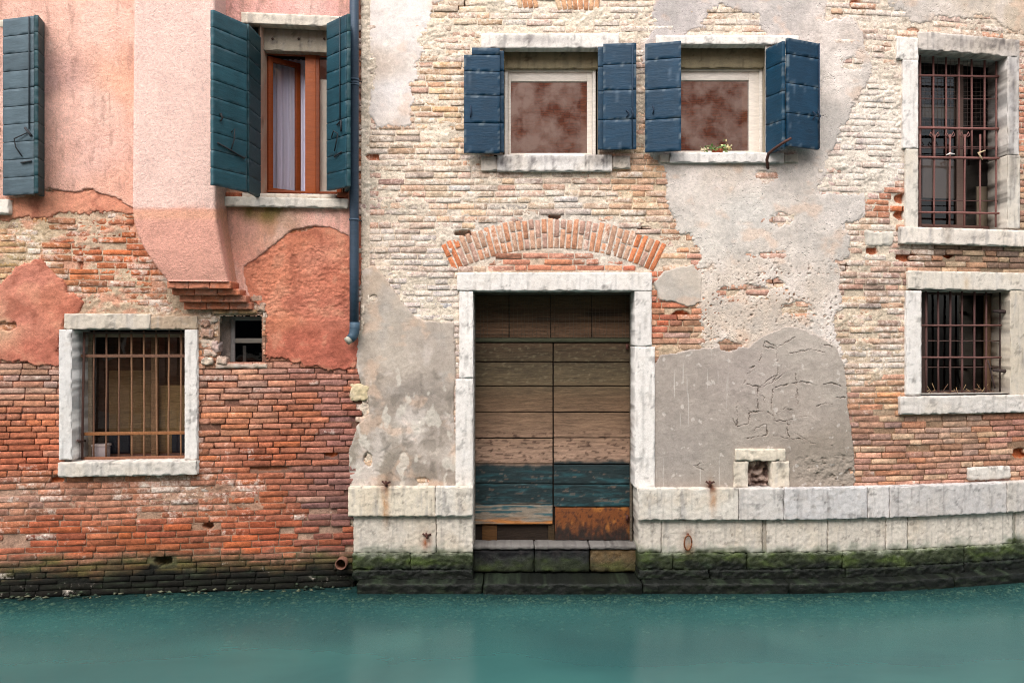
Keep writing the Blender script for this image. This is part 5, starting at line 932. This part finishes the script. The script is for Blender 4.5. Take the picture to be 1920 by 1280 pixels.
# ---------------------------------------------------------------- flue of the pink house
SEC = [(-160, 252, 402, .36), (385, 247, 404, .36), (415, 250, 407, .36), (440, 257, 411, .355), (465, 269, 415, .35), (490, 285, 420, .34), (510, 300, 424, .325), (527, 314, 428, .31)]
def make_flue():
    zz, a, b, p = [], [], [], []
    for (q, l, r, o) in SEC: x0, z = inv('L', l, q, o); x1, _ = inv('L', r, q, o); zz.append(z); a.append(x0); b.append(x1); p.append(o)
    zs = np.concatenate([np.arange(zz[-1], zz[1], .018), np.linspace(zz[1], zz[0], 60)]); o_ = np.argsort(zz); zz = np.array(zz)[o_]; xa = np.interp(zs, zz, np.array(a)[o_]); xb = np.interp(zs, zz, np.array(b)[o_]); pp_ = np.interp(zs, zz, np.array(p)[o_])
    s = np.linspace(0, 1, 14); f = np.linspace(0, 1, 44); rows = []
    for x0, x1, o, z in zip(xa, xb, pp_, zs):
        rr = .022
        x = np.concatenate([np.full(14, x0), [x0 + rr * .3, x0 + rr], x0 + rr + (x1 - x0 - 2 * rr) * f[1:-1], [x1 - rr, x1 - rr * .3], np.full(14, x1)])
        of = np.concatenate([s * (o - rr), [o - rr * .3, o], np.full(42, o), [o, o - rr * .3], (o - rr) * s[::-1]])
        rows.append(np.stack([x, of, np.full(len(x), z)], -1))
    P = np.array(rows); n, k, _ = P.shape; P = P.reshape(-1, 3); nn = fbm((P[:, 0] + P[:, 1]) * 5, P[:, 2] * 5, 4, 19); P[:, 1] += np.where(P[:, 1] > .02, .006 * nn, 0); P[:, 0] += .003 * nn
    d = CAMD + yf('L', P[:, 0]) - P[:, 1]; py = CY - FPX * P[:, 2] / d; px = CX + FPX * P[:, 0] / d
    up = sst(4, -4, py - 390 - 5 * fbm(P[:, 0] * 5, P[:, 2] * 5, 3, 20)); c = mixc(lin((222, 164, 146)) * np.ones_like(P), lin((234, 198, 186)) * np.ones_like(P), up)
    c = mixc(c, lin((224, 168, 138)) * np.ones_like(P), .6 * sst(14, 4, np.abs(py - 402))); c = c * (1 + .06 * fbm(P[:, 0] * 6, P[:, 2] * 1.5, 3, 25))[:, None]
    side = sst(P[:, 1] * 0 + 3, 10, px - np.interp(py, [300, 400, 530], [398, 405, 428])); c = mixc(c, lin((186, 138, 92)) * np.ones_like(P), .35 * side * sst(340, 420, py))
    g = np.arange(n * k).reshape(n, k); q = np.stack([g[:-1, :-1], g[:-1, 1:], g[1:, 1:], g[1:, :-1]], -1).reshape(-1, 4)
    q = q[:, ::-1] if False else q
    fl = build('chimney_flue', W('L', P[:, 0], P[:, 1], P[:, 2]), [q, g[0][None, :]], M['stucco'], LH, c); fl['label'] = 'pink stuccoed chimney flue bulging from the wall'
    for i, (l, r, q0, q1, o) in enumerate([(313, 433, 527, 541, .285), (322, 450, 541.5, 553, .215), (336, 462, 553.5, 566, .145), (344, 472, 566.5, 580, .075)]):
        for j in range(3):
            w = (r - l) / 3; stone('corbel_brick', fl, 'L', (l + w * j + .3, q0, l + w * (j + 1) - .3, q1), o + random.uniform(-.004, .004), -.03, random.choice([(204, 134, 108), (198, 124, 94), (208, 142, 118)]), seed=400 + i * 3 + j, amp=.003, chip=.008, r=.006, mat='rough', colkw=dict(beige=0, streak=0, ti=False))
make_flue()

# ---------------------------------------------------------------- drainpipe and waste pipe
PC = (52, 68, 84); dp = thing('drainpipe', wp('L', 664, 640, .09), 'slate blue drainpipe running down the joint between the two houses', 'drainpipe')
tube('pipe', dp, [wp('L', 664, q, .09) for q in (-150, 100, 155, 300, 412, 500, 607)], .045, 'paint', PC, seg=20)
el = tube('elbow', dp, [wp('L', 665, 604, .09), wp('L', 665, 615, .09), wp('L', 664, 624, .092), wp('L', 661, 631, .097), wp('L', 656, 636, .11)], [.050, .050, .049, .047, .045], 'paint', (62, 84, 100), seg=20)
tube('spout', dp, [wp('L', 657, 635, .108), wp('L', 650, 640, .125)], [.040, .038], 'plaster', (168, 166, 152), seg=18)
for q in (150, 156, 412, 160): tube('collar', dp, [wp('L', 664, q - 1.6, .09), wp('L', 664, q + 1.6, .09)], .0505, 'paint', (74, 92, 110), seg=20)
for q in (153, 414): tube('bracket', dp, [wp('L', 672, q, .09), wp('L', 679, q, .0)], .006, 'iron', (60, 56, 56))
def pipe_end():
    c = np.array(wp('L', 643, 1052, 0)); V = []; n = 24
    for (r, y) in ((.055, .05), (.055, -.12), (.046, -.12), (.046, .04)):
        for k in range(n): a = 2 * math.pi * k / n; V.append((c[0] + r * math.cos(a), c[1] + y, c[2] + r * math.sin(a)))
    Q = [(i * n + k, i * n + (k + 1) % n, (i + 1) * n + (k + 1) % n, (i + 1) * n + k) for i in range(3) for k in range(n)]
    t = thing('waste_pipe', (c[0], c[1] - .05, c[2] - .055), 'open rusty waste pipe end just above the tide line at the house corner', 'pipe')
    build('pipe', np.array(V), np.array(Q), M['iron'], t, lin((116, 78, 62))); v = np.array([(c[0] + .046 * math.cos(a), c[1] + .03, c[2] + .046 * math.sin(a)) for a in np.linspace(0, 2 * math.pi, n + 1)[:-1]]); build('dark_bore', v, [np.arange(n)[None, :]], M['inside'], t, lin((40, 26, 20)))  # dark disc stands in for the shade deep inside the pipe
pipe_end()

# ---------------------------------------------------------------- the far bank behind the camera (mirrored in the panes)
V = np.array([(-12, -8.2, -3.4), (12, -8.2, -3.4), (12, -8.2, -1.65), (-12, -8.2, -1.65), (12, -16, -1.65), (-12, -16, -1.65)])
tag(build('quay', V, np.array([(0, 3, 2, 1), (3, 5, 4, 2)]), M['stone'], None, lin((170, 164, 156)), smooth=False), kind='structure')
ho = thing('opposite_house', (0, -13, -1.65), 'red brick house across the canal, mirrored in the window panes', 'house')
def across():
    m = bpy.data.materials.new('far_brick'); m.use_nodes = True; nt = m.node_tree; L = nt.links; b = nt.nodes['Principled BSDF']
    geo = N(nt, 'ShaderNodeNewGeometry'); sx = N(nt, 'ShaderNodeSeparateXYZ'); cx = N(nt, 'ShaderNodeCombineXYZ'); L.new(geo.outputs['Position'], sx.inputs[0]); L.new(sx.outputs[0], cx.inputs[0]); L.new(sx.outputs[2], cx.inputs[1])
    br = N(nt, 'ShaderNodeTexBrick', Scale=1.0); br.inputs['Color1'].default_value = (*lin((150, 74, 48)), 1); br.inputs['Color2'].default_value = (*lin((186, 104, 72)), 1); br.inputs['Mortar'].default_value = (*lin((120, 78, 60)), 1); br.inputs['Brick Width'].default_value = .26; br.inputs['Row Height'].default_value = .065; br.inputs['Mortar Size'].default_value = .01; L.new(cx.outputs[0], br.inputs['Vector'])
    no = N(nt, 'ShaderNodeTexNoise', Scale=1.3, Detail=7.0, Roughness=.6); L.new(geo.outputs['Position'], no.inputs['Vector']); cr = N(nt, 'ShaderNodeValToRGB'); cr.color_ramp.elements[0].position = .43; cr.color_ramp.elements[1].position = .60; L.new(no.outputs[0], cr.inputs[0])
    mx = N(nt, 'ShaderNodeMix', data_type='RGBA'); L.new(cr.outputs[0], mx.inputs[0]); L.new(br.outputs[0], mx.inputs[6]); mx.inputs[7].default_value = (*lin((232, 186, 162)), 1); L.new(mx.outputs[2], b.inputs['Base Color']); b.inputs['Roughness'].default_value = .9
    V = np.array([(-11, -13, -1.65), (11, -13, -1.65), (11, -13, 7.6), (-11, -13, 7.6), (-11, -17, -1.65), (11, -17, -1.65), (11, -17, 7.6), (-11, -17, 7.6)])
    build('wall', V, np.array([(0, 3, 2, 1), (3, 7, 6, 2), (0, 4, 7, 3), (1, 2, 6, 5), (4, 5, 6, 7)]), m, ho, smooth=False)
    for x in (-8.5, -6.2, -3.0, 5.2, 8.2):
        for z in (-.4, 2.3):
            P, Q = rbox(1.0, .1, 1.7, .5, .01); P += [x, -12.97, z]; f = build('window', P, Q, M['stone'], ho, lin((220, 212, 200))); P, Q = rbox(.8, .1, 1.5, .5, .01); P += [x, -12.955, z + .1]; build('pane', P, Q, M['inside'], f, lin((40, 44, 50)))
across()
